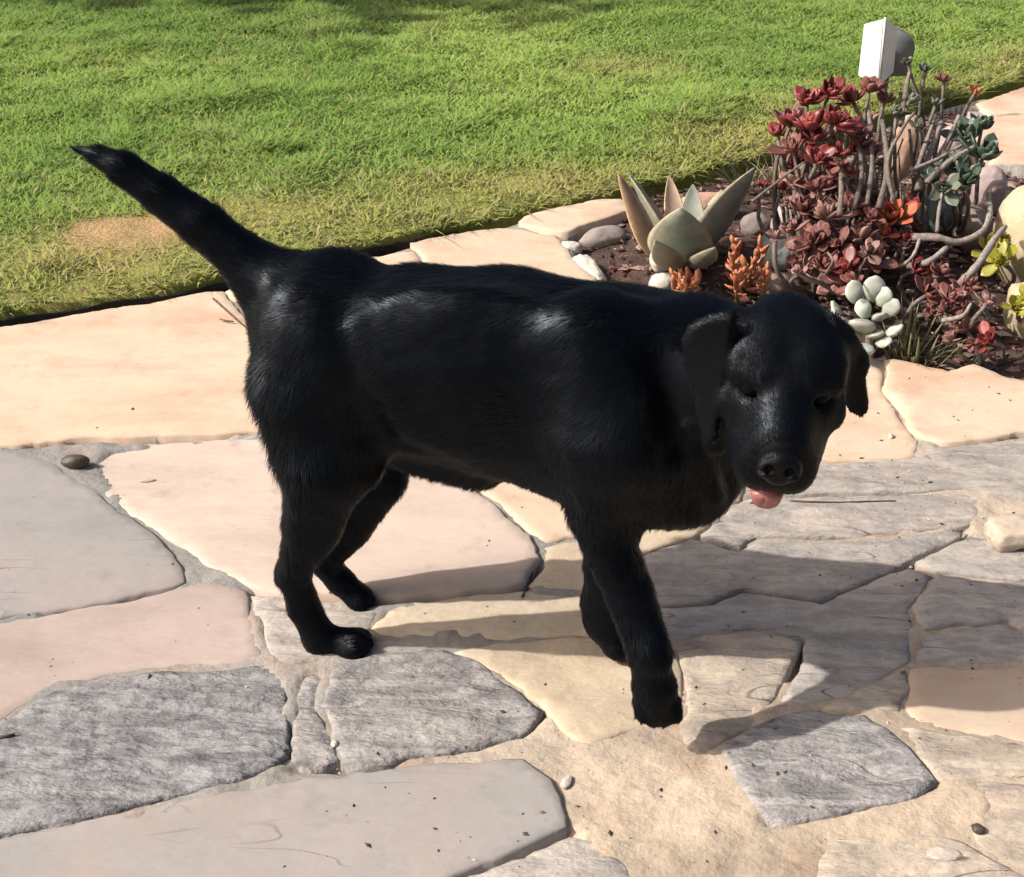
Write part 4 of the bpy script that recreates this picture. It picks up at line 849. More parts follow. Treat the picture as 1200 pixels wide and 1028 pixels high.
# ------------------------------------------------------------------ the dog: one continuous body grown from a distance field
def smin(a, b, k):
    h = np.clip(0.5 + 0.5 * (b - a) / k, 0, 1); return b + (a - b) * h - k * h * (1 - h)
class Field:
    def __init__(self, lo, hi, h):
        self.lo = np.array(lo, np.float32); self.h = h
        self.n = np.ceil((np.array(hi) - self.lo) / h).astype(int) + 1
        self.v = np.full(self.n, 0.08, np.float32)
        self.ax = [self.lo[i] + h * np.arange(self.n[i], dtype=np.float32) for i in range(3)]
    def sub(self, lo, hi):
        i0 = np.clip(np.floor((np.array(lo) - self.lo) / self.h).astype(int), 0, self.n - 1); i1 = np.clip(np.ceil((np.array(hi) - self.lo) / self.h).astype(int) + 1, 1, self.n)
        s = tuple(slice(a, b) for a, b in zip(i0, i1))
        g = np.meshgrid(*[self.ax[i][s[i]] for i in range(3)], indexing='ij', sparse=True); return s, g
    def apply(self, s, d, k, op):
        if op == 'add': self.v[s] = smin(self.v[s], d, k)
        else: self.v[s] = -smin(-self.v[s], d, k)      # carve
    def cone(self, a, b, ra, rb, k=0.03, lat=None, ls=1.0, op='add'):
        a = np.array(a, np.float32); b = np.array(b, np.float32); m = max(ra, rb) / min(ls, 1) * 1.0 + k + 0.02
        m = max(ra, rb) * max(ls, 1) + k + 0.02
        s, (X, Y, Z) = self.sub(np.minimum(a, b) - m, np.maximum(a, b) + m)
        ab = b - a; px, py, pz = X - a[0], Y - a[1], Z - a[2]
        t = np.clip((px * ab[0] + py * ab[1] + pz * ab[2]) / (ab @ ab + 1e-12), 0, 1)
        qx, qy, qz = px - ab[0] * t, py - ab[1] * t, pz - ab[2] * t
        if lat is not None and ls != 1.0:
            l = np.array(lat, np.float32); c = qx * l[0] + qy * l[1] + qz * l[2]; e = (1 / ls - 1) * c
            qx, qy, qz = qx + e * l[0], qy + e * l[1], qz + e * l[2]
        r = ra + (rb - ra) * t
        d = np.sqrt(qx * qx + qy * qy + qz * qz) - r
        if ls < 1: d = d * (ls + (1 - ls) * 0.5)
        self.apply(s, d.astype(np.float32), k, op)
    def chain(self, pts, k=0.03, lat=None, ls=1.0, op='add'):
        Q = np.array([p for p, _ in pts], np.float32); R = [r for _, r in pts]; m = max(R) + k + 0.02
        s, (X, Y, Z) = self.sub(Q.min(0) - m, Q.max(0) + m); D = None
        for i in range(len(Q) - 1):
            a, b, ra, rb = Q[i], Q[i + 1], R[i], R[i + 1]; ab = b - a; px, py, pz = X - a[0], Y - a[1], Z - a[2]
            t = np.clip((px * ab[0] + py * ab[1] + pz * ab[2]) / (ab @ ab + 1e-12), 0, 1)
            qx, qy, qz = px - ab[0] * t, py - ab[1] * t, pz - ab[2] * t
            if lat is not None and ls != 1.0:
                l = np.array(lat, np.float32); c = qx * l[0] + qy * l[1] + qz * l[2]; e = (1 / ls - 1) * c
                qx, qy, qz = qx + e * l[0], qy + e * l[1], qz + e * l[2]
            d = np.sqrt(qx * qx + qy * qy + qz * qz) - (ra + (rb - ra) * t)
            if ls < 1: d = d * (ls + (1 - ls) * 0.5)
            D = d if D is None else smin(D, d, 0.006)
        self.apply(s, D.astype(np.float32), k, op)
    def ell(self, c, axes, r, k=0.02, op='add'):
        c = np.array(c, np.float32); A = np.array(axes, np.float32); r = np.array(r, np.float32); m = float(r.max()) + k + 0.015
        s, (X, Y, Z) = self.sub(c - m, c + m)
        px, py, pz = X - c[0], Y - c[1], Z - c[2]
        q = [px * A[i][0] + py * A[i][1] + pz * A[i][2] for i in range(3)]
        k0 = np.sqrt(sum((q[i] / r[i]) ** 2 for i in range(3))); k1 = np.sqrt(sum((q[i] / r[i] ** 2) ** 2 for i in range(3))) + 1e-6
        self.apply(s, (k0 * (k0 - 1) / k1).astype(np.float32), k, op)
    def flap(self, poly, y0, slope, xin, curl, half, rnd, k):
        """a thin flap: outline in the world X-Z plane, its mid surface y0 + slope * (distance outwards) + curl * drop^2"""
        q = np.array(poly, np.float32); m = .03
        s, (X, Y, Z) = self.sub((q[:, 0].min() - m, y0 - .07, q[:, 1].min() - m), (q[:, 0].max() + m, y0 + .07, q[:, 1].max() + m))
        X2, Z2 = np.broadcast_arrays(X, Z); d2 = np.full(X2.shape, 1e9, np.float32); sg = np.ones(X2.shape, np.float32); n = len(q)
        for i in range(n):
            a, b = q[i], q[i - 1]; e = b - a; wx, wz = X2 - a[0], Z2 - a[1]; t = np.clip((wx * e[0] + wz * e[1]) / (e @ e), 0, 1)
            d2 = np.minimum(d2, (wx - e[0] * t) ** 2 + (wz - e[1] * t) ** 2)
            c1, c2, c3 = Z2 >= a[1], Z2 < b[1], e[0] * wz > e[1] * wx; sg = np.where((c1 & c2 & c3) | (~c1 & ~c2 & ~c3), -sg, sg)
        d2 = np.sqrt(d2) * sg + rnd
        yc = y0 + slope * np.abs(X2 - xin) + curl * (q[:, 1].max() - Z2) ** 2
        w = np.abs(Y - yc) - (half - rnd)
        d = np.minimum(np.maximum(d2, w), 0) + np.sqrt(np.maximum(d2, 0) ** 2 + np.maximum(w, 0) ** 2) - rnd
        self.apply(s, d.astype(np.float32), k, 'add')
    def mesh(self):
        v = self.v; n = self.n; inside = v < 0
        c = [inside[dx:n[0] - 1 + dx, dy:n[1] - 1 + dy, dz:n[2] - 1 + dz] for dx in (0, 1) for dy in (0, 1) for dz in (0, 1)]
        cnt = sum(x.astype(np.uint8) for x in c); act = (cnt > 0) & (cnt < 8)
        ci = np.argwhere(act); vid = np.full(act.shape, -1, np.int64); vid[act] = np.arange(len(ci))
        acc = np.zeros((len(ci), 3)); w = np.zeros(len(ci))
        cor = [(dx, dy, dz) for dx in (0, 1) for dy in (0, 1) for dz in (0, 1)]
        val = {q: v[ci[:, 0] + q[0], ci[:, 1] + q[1], ci[:, 2] + q[2]].astype(np.float64) for q in cor}
        for a in cor:
            for ax in range(3):
                if a[ax]: continue
                b = list(a); b[ax] = 1; b = tuple(b); x, y = val[a], val[b]; m = (x < 0) != (y < 0)
                t = np.where(m, x / np.where(m, x - y, 1), 0); p = np.tile(np.array(a, float), (len(ci), 1)); p[:, ax] += t
                acc += p * m[:, None]; w += m
        V = self.lo + self.h * (ci + acc / w[:, None])
        Fs = []
        for ax in range(3):
            u, t2 = (ax + 1) % 3, (ax + 2) % 3
            s0 = [slice(None)] * 3; s1 = [slice(None)] * 3; s0[ax] = slice(0, n[ax] - 1); s1[ax] = slice(1, n[ax])
            for q in (u, t2): s0[q] = s1[q] = slice(1, n[q] - 1)
            A, B = inside[tuple(s0)], inside[tuple(s1)]; e = np.argwhere(A != B)
            flip = A[tuple(e.T)]; e = e.copy(); e[:, u] += 1; e[:, t2] += 1
            def cell(du, dt):
                f = e.copy(); f[:, u] -= du; f[:, t2] -= dt; return vid[f[:, 0], f[:, 1], f[:, 2]]
            q = np.stack([cell(1, 1), cell(0, 1), cell(0, 0), cell(1, 0)], 1)
            q = np.where(flip[:, None], q, q[:, ::-1]); Fs.append(q)
        return V, np.concatenate(Fs)

BA = np.array([0.965, -0.262, 0.0]); BL = np.array([0.262, 0.965, 0.0]); UP = np.array([0, 0, 1.0])
def pp(*a): return np.array(P(*a))
HEAD = pp(917, 432, 1.235)
hz = math.radians(-7); hv = np.array([-0.16, -0.987, 0.0])
HF = hv * math.cos(hz) + UP * math.sin(hz); HS = np.cross(UP, HF); HS /= np.linalg.norm(HS); HU = np.cross(HF, HS)
roll = math.radians(-4); HS, HU = HS * math.cos(roll) + HU * math.sin(roll), HU * math.cos(roll) - HS * math.sin(roll)
def hp(f, u, s): return HEAD + HF * (f if f < .04 else .04 + (f - .04) * .76) + HU * u + HS * s
HA = (HF, HU, HS)

def dog_field(h):
    F = Field((-0.60, 1.02, -0.01), (0.47, 1.70, 0.76), h)
    # trunk
    F.chain([(pp(362, 392, 1.492), .070), (pp(425, 402, 1.476), .096), (pp(500, 424, 1.455), .118), (pp(600, 440, 1.43), .128), (pp(690, 464, 1.405), .133), (pp(758, 482, 1.388), .122), (pp(800, 524, 1.365), .080)], .05, BL, .84)
    F.cone(pp(470, 522, 1.465), pp(560, 548, 1.44), .026, .026, .05)                    # sheath
    # neck
    F.chain([(pp(765, 441, 1.375), .094), (pp(818, 428, 1.335), .076), (pp(884, 436, 1.285), .050)], .045)
    F.cone(pp(812, 470, 1.325), pp(796, 556, 1.345), .062, .056, .04)                    # throat and forechest
    F.cone(pp(772, 470, 1.268), pp(812, 596, 1.288), .013, .010, .014)                     # loose skin fold
    F.cone(pp(806, 500, 1.258), pp(840, 580, 1.276), .011, .009, .012)
    # near hind leg
    F.chain([(pp(375, 385, 1.44), .066), (pp(352, 455, 1.425), .060), (pp(366, 520, 1.412), .052)], .035, BL, .8)
    F.cone(pp(395, 440, 1.425), pp(412, 540, 1.408), .052, .040, .03, BL, .8)
    F.chain([(pp(380, 545, 1.412), .050), (pp(366, 610, 1.425), .037), (pp(349, 662, 1.437), .0225)], .022)
    F.cone(pp(398, 560, 1.41), pp(372, 625, 1.425), .030, .022, .02)
    F.cone(pp(339, 664, 1.438), pp(334, 677, 1.438), .013, .013, .012)
    F.chain([(pp(345, 672, 1.438), .0205), (pp(356, 712, 1.440), .0195), (pp(374, 744, 1.438), .0205)], .012)
    F.cone(pp(376, 748, 1.437), pp(410, 751, 1.434), .0190, .0165, .012)
    c = pp(414, 754, 1.434); F.ell(c, (BA, BL, UP), (.026, .0265, .0150), .008)
    for o in (-.0135, 0, .0135): F.cone(c + BL * o + BA * .010 + UP * .013, c + BL * o + BA * .027 - UP * .004, .0014, .0024, .005, op='cut')
    # far hind leg
    F.chain([(pp(405, 400, 1.53), .070), (pp(420, 470, 1.54), .064), (pp(440, 540, 1.548), .044)], .035, BL, .8)
    F.chain([(pp(430, 560, 1.546), .048), (pp(406, 615, 1.545), .035), (pp(382, 655, 1.542), .0225)], .022)
    F.chain([(pp(380, 660, 1.542), .0205), (pp(400, 682, 1.540), .0200), (pp(418, 696, 1.538), .0190)], .012)
    c = pp(422, 700, 1.536); F.ell(c, ((BA - UP * .5) / np.linalg.norm(BA - UP * .5), BL, (UP + BA * .5) / np.linalg.norm(UP + BA * .5)), (.024, .0255, .0165), .008)
    for o in (-.013, 0, .013): F.cone(c + BL * o + BA * .012 + UP * .008, c + BL * o + BA * .020 - UP * .012, .0014, .0022, .005, op='cut')
    # near fore leg
    F.chain([(pp(740, 430, 1.325), .070), (pp(722, 510, 1.308), .070), (pp(705, 590, 1.300), .042)], .03, BL, .7)
    F.cone(pp(735, 520, 1.295), pp(770, 560, 1.315), .05, .045, .04)
    F.chain([(pp(706, 605, 1.296), .034), (pp(724, 660, 1.285), .0275), (pp(748, 722, 1.268), .0260), (pp(760, 765, 1.256), .0245), (pp(768, 808, 1.250), .0225)], .015); F.cone(pp(765, 752, 1.245), pp(768, 770, 1.243), .012, .012, .02)
    F.cone(pp(768, 808, 1.249), pp(771, 830, 1.243), .0245, .0185, .012)
    for o, dz in ((-.0185, .006), (-.0065, -.001), (.0065, -.002), (.0185, .004)):
        c = pp(772, 838, 1.240) + np.array([1, .0, 0]) * o + UP * dz; F.cone(c + UP * .014 + np.array([-.003, .002, 0]), c + np.array([0, -.004, -.003]), .0112, .0096, .0025)
    # far fore leg
    F.chain([(pp(735, 500, 1.44), .065), (pp(718, 600, 1.415), .044), (pp(712, 655, 1.415), .029), (pp(706, 705, 1.425), .0255), (pp(710, 730, 1.425), .0235)], .025)
    F.cone(pp(710, 728, 1.425), pp(722, 748, 1.418), .0235, .0180, .012)
    c = pp(726, 755, 1.415); F.ell(c, ((BA - UP * .6) / np.linalg.norm(BA - UP * .6), BL, (UP + BA * .6) / np.linalg.norm(UP + BA * .6)), (.0235, .0255, .0165), .010)
    # tail
    F.chain([(pp(352, 356, 1.500), .036), (pp(318, 338, 1.512), .0330), (pp(285, 304, 1.520), .0275), (pp(240, 266, 1.532), .0250), (pp(190, 228, 1.545), .0215), (pp(150, 201, 1.553), .0180), (pp(118, 185, 1.560), .0110), (pp(90, 175, 1.565), .0035)], .012)
    F.cone(pp(395, 330, 1.485), pp(330, 335, 1.51), .035, .035, .04)
    F.cone(pp(304, 330, 1.515), pp(326, 378, 1.500), .016, .022, .015)
    # grooves: flank fold, thigh edge, shoulder edge
    F.cone(pp(400, 380, 1.374), pp(436, 490, 1.348), .014, .022, .026, op='cut'); F.cone(pp(436, 490, 1.352), pp(462, 560, 1.36), .020, .014, .03, op='cut')
    F.cone(pp(650, 480, 1.270), pp(664, 592, 1.262), .010, .014, .022, op='cut'); F.cone(pp(768, 420, 1.262), pp(790, 520, 1.250), .012, .014, .03, op='cut')
    F.cone(pp(695, 385, 1.322), pp(738, 500, 1.288), .032, .034, .05); F.cone(pp(690, 520, 1.290), pp(702, 585, 1.276), .026, .018, .03)
    # ribs and haunch swell
    F.ell(pp(560, 420, 1.36), (BA, UP, BL), (.13, .08, .03), .06)
    # ---- head
    F.ell(hp(-.012, .004, 0), HA, (.072, .061, .058), .03)
    F.ell(hp(.020, .032, -.025), HA, (.042, .028, .031), .025); F.ell(hp(.020, .032, .025), HA, (.042, .028, .031), .025)
    for s in (-1, 1):
        F.ell(hp(.006, -.026, s * .036), HA, (.050, .048, .028), .025)          # cheek
        F.cone(hp(.055, .036, s * .019), hp(.043, .033, s * .042), .0075, .0085, .022)  # brow
        F.cone(hp(.068, -.004, s * .036), hp(.050, -.014, s * .050), .012, .014, .02)  # under the eye
        F.cone(hp(.080, -.040, s * .022), hp(.140, -.036, s * .0165), .0265, .0215, .018) # flews
        F.cone(hp(.085, -.060, s * .027), hp(.130, -.054, s * .0205), .0155, .0135, .014)
    F.cone(hp(.040, -.006, 0), hp(.138, -.018, 0), .042, .0285, .025)        # muzzle
    F.cone(hp(.058, .012, 0), hp(.146, -.002, 0), .0215, .0175, .022)         # bridge
    F.cone(hp(.035, -.062, 0), hp(.112, -.070, 0), .030, .0165, .02)         # lower jaw
    F.cone(hp(-.01, -.050, 0), hp(-.06, -.055, 0), .05, .06, .035)              # throat latch
    F.cone(hp(.163, -.032, 0), hp(.156, -.058, 0), .0012, .0016, .006, op='cut')  # philtrum
    for s in (-1, 1):
        F.ell(hp(.074, .0160, s * .0325), HA, (.0145, .0095, .0125), .007, op='cut')
        F.cone(hp(.0775, .0045, s * .027), hp(.0640, .0050, s * .047), .0045, .0045, .006)     # lower lid
        F.cone(hp(.0775, .0290, s * .024), hp(.0620, .0265, s * .048), .0055, .0052, .014)         # upper lid
        F.cone(hp(.152, -.053, s * .004), hp(.105, -.064, s * .034), .0018, .0010, .005, op='cut')  # lip line
    # ears: flat folded triangular flaps beside the cheeks
    def outline(px, Y): return [(v.x, v.z) for v in (P(a, b, Y) for a, b in px)]
    Le = outline([(862, 362), (848, 364), (830, 371), (811, 386), (801, 405), (806, 430), (811, 460), (817, 490), (826, 507), (835, 498), (840, 470), (846, 440), (856, 405)], 1.215)
    Re = outline([(972, 366), (989, 378), (1005, 398), (1021, 424), (1023, 434), (1016, 448), (1020, 476), (1019, 487), (1009, 490), (996, 482), (987, 466), (982, 430), (974, 395)], 1.225)
    F.flap(Le, 1.206, .55, P(850, 420, 1.21)[0], -1.2, .0075, .0045, .005)
    F.flap(Re, 1.222, .50, P(980, 420, 1.22)[0], -.6, .0075, .0045, .006)
    F.ell(hp(-.002, .034, -.054), HA, (.026, .020, .016), .016); F.ell(hp(-.014, .026, .046), HA, (.026, .018, .014), .016)
    F.cone(pp(843, 468, 1.224), pp(838, 514, 1.232), .016, .016, .012)
    F.cone(pp(1012, 420, 1.223), pp(1004, 452, 1.205), .004, .003, .006, op='cut')
    return F

M['dog'] = None
def dog_mats():
    m, nt, b = new_mat('black_coat'); N = nt.nodes; L = nt.links
    tc = N.new('ShaderNodeTexCoord'); nz = N.new('ShaderNodeTexNoise'); nz.inputs['Scale'].default_value = 26; nz.inputs['Detail'].default_value = 5
    mp = N.new('ShaderNodeMapping'); mp.inputs['Scale'].default_value = (0.5, 1, 1.2); L.new(tc.outputs['Object'], mp.inputs[0]); L.new(mp.outputs[0], nz.inputs['Vector'])
    rp = N.new('ShaderNodeValToRGB'); rp.color_ramp.elements[0].position = .3; rp.color_ramp.elements[1].position = .75
    rp.color_ramp.elements[0].color = (.0014, .0016, .0021, 1); rp.color_ramp.elements[1].color = (.0026, .0032, .0048, 1)
    L.new(nz.outputs['Fac'], rp.inputs[0]); L.new(rp.outputs[0], b.inputs['Base Color'])
    b.inputs['Roughness'].default_value = .55; b.inputs['Specular IOR Level'].default_value = .10
    M['dog'] = m
    m2, nt, b = new_mat('black_hair'); b.inputs['Base Color'].default_value = (.0014, .0020, .0036, 1); b.inputs['Roughness'].default_value = .40; b.inputs['Specular IOR Level'].default_value = .20; b.inputs['Specular Tint'].default_value = (.78, .89, 1, 1); M['hair'] = m2
    m3, nt, b = new_mat('nose_leather'); b.inputs['Base Color'].default_value = (.004, .004, .0048, 1); b.inputs['Roughness'].default_value = .30; b.inputs['Specular IOR Level'].default_value = .10; N = nt.nodes
    vz = N.new('ShaderNodeTexVoronoi'); vz.inputs['Scale'].default_value = 800; tc = N.new('ShaderNodeTexCoord'); nt.links.new(tc.outputs['Object'], vz.inputs['Vector'])
    bp = N.new('ShaderNodeBump'); bp.inputs['Strength'].default_value = .4; bp.inputs['Distance'].default_value = .0012; nt.links.new(vz.outputs['Distance'], bp.inputs['Height']); nt.links.new(bp.outputs[0], b.inputs['Normal']); M['nose'] = m3
    m4, nt, b = new_mat('eye_brown'); b.inputs['Base Color'].default_value = (.0035, .003, .003, 1); b.inputs['Roughness'].default_value = .04; b.inputs['Specular IOR Level'].default_value = .05; M['eye'] = m4
    M['tongue'] = noise_mat('tongue_pink', [(.3, (.24, .085, .08)), (.7, (.31, .12, .11))], scale=60, rough=.35, fine=400, fine_amt=.1, bump=.3, bump_dist=.001, spec=.5, sss=.25)
    m5, nt, b = new_mat('claw_dark'); b.inputs['Base Color'].default_value = (.02, .018, .017, 1); b.inputs['Roughness'].default_value = .4; M['claw'] = m5
dog_mats()

FLOW = [((362, 392, 1.45), -BA), ((500, 330, 1.42), -BA), ((600, 440, 1.32), -BA - UP * .25), ((690, 462, 1.28), -BA * .8 - UP * .5), ((480, 480, 1.35), -BA - UP * .35), ((790, 470, 1.27), -BA * .6 - UP * .7), ((800, 590, 1.3), -UP - BA * .3),
        ((350, 440, 1.38), -UP * .9 - BA * .35), ((370, 540, 1.39), -UP), ((350, 660, 1.43), -UP), ((360, 710, 1.43), -UP + BA * .2), ((400, 750, 1.43), BA - UP * .2), ((430, 550, 1.54), -UP), ((400, 640, 1.54), -UP), ((420, 698, 1.53), BA - UP * .4),
        ((720, 520, 1.24), -UP - BA * .2), ((705, 600, 1.26), -UP), ((745, 725, 1.25), -UP + BA * .2), ((772, 835, 1.22), -UP - BL * .3), ((710, 690, 1.42), -UP), ((728, 755, 1.41), -UP + BA * .4),
        ((318, 336, 1.51), -BA + UP * .7), ((240, 266, 1.532), -BA + UP * .75), ((150, 201, 1.553), -BA + UP * .45), ((850, 430, 1.27), -BA - UP * .3)]
def dog():
    h = 0.0036
    V, Fq = dog_field(h).mesh()
    # a little smoothing so the grid does not show
    E = np.concatenate([Fq[:, [0, 1]], Fq[:, [1, 2]], Fq[:, [2, 3]], Fq[:, [3, 0]]]); E = np.unique(np.sort(E, 1), axis=0)
    deg = np.bincount(E.ravel(), minlength=len(V)).astype(float)
    def smooth(x, lam):
        s = np.stack([np.bincount(E[:, 0], x[E[:, 1], i], len(V)) + np.bincount(E[:, 1], x[E[:, 0], i], len(V)) for i in range(3)], 1) / deg[:, None]
        return x + lam * (s - x)
    for _ in range(3): V = smooth(smooth(V, 0.55), -0.52)
    # muscle and coat unevenness
    tri = np.concatenate([Fq[:, [0, 1, 2]], Fq[:, [0, 2, 3]]])
    def normals(V):
        fn = np.cross(V[tri[:, 1]] - V[tri[:, 0]], V[tri[:, 2]] - V[tri[:, 0]]); vn = np.stack([sum(np.bincount(tri[:, j], fn[:, i], len(V)) for j in range(3)) for i in range(3)], 1)
        return vn / (np.linalg.norm(vn, axis=1)[:, None] + 1e-12), fn
    vn, _ = normals(V)
    hd = np.linalg.norm(V - HEAD, axis=1); body = np.clip((hd - 0.12) / 0.08, 0, 1)
    V = V + vn * (body * (0.0055 * fbm(V * np.array([9, 9, 12]), 3, 5) + 0.0016 * fbm(V * 34, 2, 6)))[:, None]
    vn, fn = normals(V)
    root = empty('dog', (0.05, 1.42, 0.0))
    tag(root, 'black short coated dog stepping across the flagstones, tail raised and tongue tip out', 'dog')
    off = np.array(root.location)
    body_o = link('body', mesh_np('body', V - off, Fq, True, M['dog']), root)
    # ---- coat: short hairs lying along the flow
    fp = np.array([pp(*a) for a, _ in FLOW]); fd = np.array([d / np.linalg.norm(d) for _, d in FLOW])
    hps = [(.08, .02, 0), (.10, -.03, .03), (.10, -.03, -.03), (.0, .06, 0), (.0, -.03, .06), (.0, -.03, -.06), (-.01, -.04, .09), (-.01, -.04, -.09)]
    hds = [-HF + HU * .3, -HF, -HF, -HF - HU * .1, -HF - HU * .5, -HF - HU * .5, -HU, -HU]
    fp = np.r_[fp, [hp(*q) for q in hps]]; fd = np.r_[fd, [d / np.linalg.norm(d) for d in hds]]
    area = np.linalg.norm(fn, axis=1); n = 300000
    cen = V[tri].mean(1); fnn = fn / (area[:, None] + 1e-12)
    view = np.array([0, 0, CAM_H]) - cen; vw = np.einsum('ij,ij->i', fnn, view / np.linalg.norm(view, axis=1)[:, None])
    wgt = area * np.where(vw > -0.35, 1.0, 0.25)
    hdc = np.linalg.norm(cen - (HEAD + HF * .07), axis=1); wgt = wgt * np.where(hdc < .15, 2.2, 1)
    rg = np.random.default_rng(3)
    t = rg.choice(len(tri), n, p=wgt / wgt.sum()); u = rg.random((n, 2)); u = np.where((u.sum(1) > 1)[:, None], 1 - u, u)
    A, B, Cc = V[tri[t, 0]], V[tri[t, 1]], V[tri[t, 2]]
    p = A + (B - A) * u[:, :1] + (Cc - A) * u[:, 1:]
    na = vn[tri[t, 0]]
    w = np.zeros((n, len(fp)))
    for j in range(len(fp)): w[:, j] = 1 / (np.sum((p - fp[j]) ** 2, 1) + 2e-4) ** 1.5
    dr = (w / w.sum(1)[:, None]) @ fd
    dr = dr + 0.13 * rg.normal(size=(n, 3)) + 0.50 * np.stack([fbm(p * 14, 3, 90 + i) for i in range(3)], 1)
    dr -= na * np.einsum('ij,ij->i', dr, na)[:, None]; dr /= np.linalg.norm(dr, axis=1)[:, None] + 1e-9
    hd = np.linalg.norm(p - (HEAD + HF * .06), axis=1); ears = (np.abs((p - HEAD) @ HS) > .062) & ((p - HEAD) @ HF > -.030) & ((p - HEAD) @ HU > -.10)
    ln = 0.015 * np.clip((hd - 0.05) / 0.10, 0.30, 1); lift = 0.10 + 0.04 * np.abs(rg.normal(size=n)) + .10 * (hd < .12)
    # longer hair: back of the thighs, tail underside, belly line
    bk = np.exp(-(((p - pp(318, 500, 1.43)) / np.array([.05, .09, .09])) ** 2).sum(1)); ln = ln * (1 + 1.0 * bk); lift = lift + .12 * bk
    tl = (p[:, 0] < pp(320, 336, 1.51)[0] - .01) & (p[:, 2] > .5); ln = np.where(tl, ln * .95, ln)
    leg = p[:, 2] < .16; ln = np.where(leg, ln * .55, ln); ln = np.where((p[:, 2] < .07), ln * .6, ln)
    ln = ln * (0.6 + 0.7 * rg.random(n)) * np.where(ears & (hd < .16), .45, 1); lift = lift * np.where(ears & (hd < .16), .5, 1)
    sd = np.cross(dr, na); wd = 0.00036 * (0.7 + 0.6 * rg.random(n)) * np.clip((hd - 0.02) / 0.12, 0.6, 1)
    # keep hair clear of eyes, nose and tongue
    keep = np.ones(n, bool)
    for s in (-1, 1): keep &= np.linalg.norm(p - hp(.074, .016, s * .0325), axis=1) > .0105
    keep &= np.linalg.norm(p - hp(.178, -.010, 0), axis=1) > .0205
    p, dr, na, sd, ln, lift, wd = [q[keep] for q in (p, dr, na, sd, ln, lift, wd)]; n = len(p)
    base = p - na * .0002 - off; mid = base + dr * (ln * .5)[:, None] + na * (ln * lift * .75)[:, None]; tip = base + dr * ln[:, None] + na * (ln * lift)[:, None]
    # hairs gather into small locks
    cs = 0.0105; qd = p / cs + 0.8 * np.stack([fbm(p * 30, 2, 70 + i) for i in range(3)], 1); cell = np.floor(qd)
    ci = cell.astype(np.int64); jit = np.stack([hash3(ci[:, 0], ci[:, 1], ci[:, 2], 5 + i) for i in range(3)], 1)
    cc = (cell + 0.25 + 0.5 * jit - (qd - p / cs)) * cs - p; cc -= na * np.einsum('ij,ij->i', cc, na)[:, None]
    cl = (0.6 * np.clip(ln / 0.010, 0, 1))[:, None]; lk = (0.75 + 0.5 * jit[:, 0])[:, None]
    mid = base + (mid - base) * lk + cc * cl * .35; tip = base + (tip - base) * lk + cc * cl + na * (ln * .10 * jit[:, 1])[:, None]
    W = sd * wd[:, None]
    HV = np.stack([base - W, base + W, mid + W * .8, mid - W * .8, tip], 1).reshape(-1, 3); k = np.arange(n)[:, None] * 5
    HFc = np.concatenate([k + np.array([[0, 1, 2]]), k + np.array([[0, 2, 3]]), k + np.array([[3, 2, 4]])])
    if FUR: tag(link('fur', mesh_np('fur', HV, HFc, True, M['hair']), root), kind='stuff')
    # ---- eyes, nose, tongue, claws
    ev, ef = ICO[4]
    for s in (-1, 1):
        e = link('eye', mesh_np('eye', ev * .0118, ef, True, M['eye']), root, loc=hp(.0660, .0160, s * .0325) - off)
    Fn = Field(hp(.170, -.012, 0) - .05, hp(.170, -.012, 0) + .05, .0013)
    Fn.ell(hp(0.1730, -0.0080, 0), HA, (.0140, .0128, .0170), .006)
    for s in (-1, 1): Fn.ell(hp(0.1770, -0.0150, s * .0130), HA, (.0125, .0112, .0092), .006)
    Fn.ell(hp(0.1750, -0.0250, 0), HA, (.012, .009, .012), .008)
    for s in (-1, 1):
        Fn.ell(hp(0.1950, -0.0120, s * .0098), HA, (.0095, .0058, .0056), .003, op='cut'); Fn.cone(hp(0.1910, -0.0155, s * .0150), hp(0.1790, -0.0180, s * .026), .0022, .0018, .002, op='cut')
    Fn.cone(hp(0.1960, -0.0120, 0), hp(0.1890, -0.0350, 0), .0011, .0012, .003, op='cut')
    nv, nf = Fn.mesh(); link('nose', mesh_np('nose', nv - off, nf, True, M['nose']), root)
    Ft = Field(hp(.13, -.07, 0) - .06, hp(.13, -.07, 0) + .06, .0014)
    Ft.ell(hp(.110, -.064, -.003), HA, (.030, .0050, .016), .006); Ft.ell(hp(.138, -.070, -.003), HA, (.013, .0055, .0165), .008); Ft.ell(hp(.147, -.076, -.003), HA, (.0042, .0105, .0140), .006)
    Ft.cone(hp(.154, -.070, -.005), hp(.151, -.098, -.006), .0006, .0006, .003, op='cut')
    tv, tf = Ft.mesh(); link('tongue', mesh_np('tongue', tv - off, tf, True, M['tongue']), root)
FUR = True
dog()
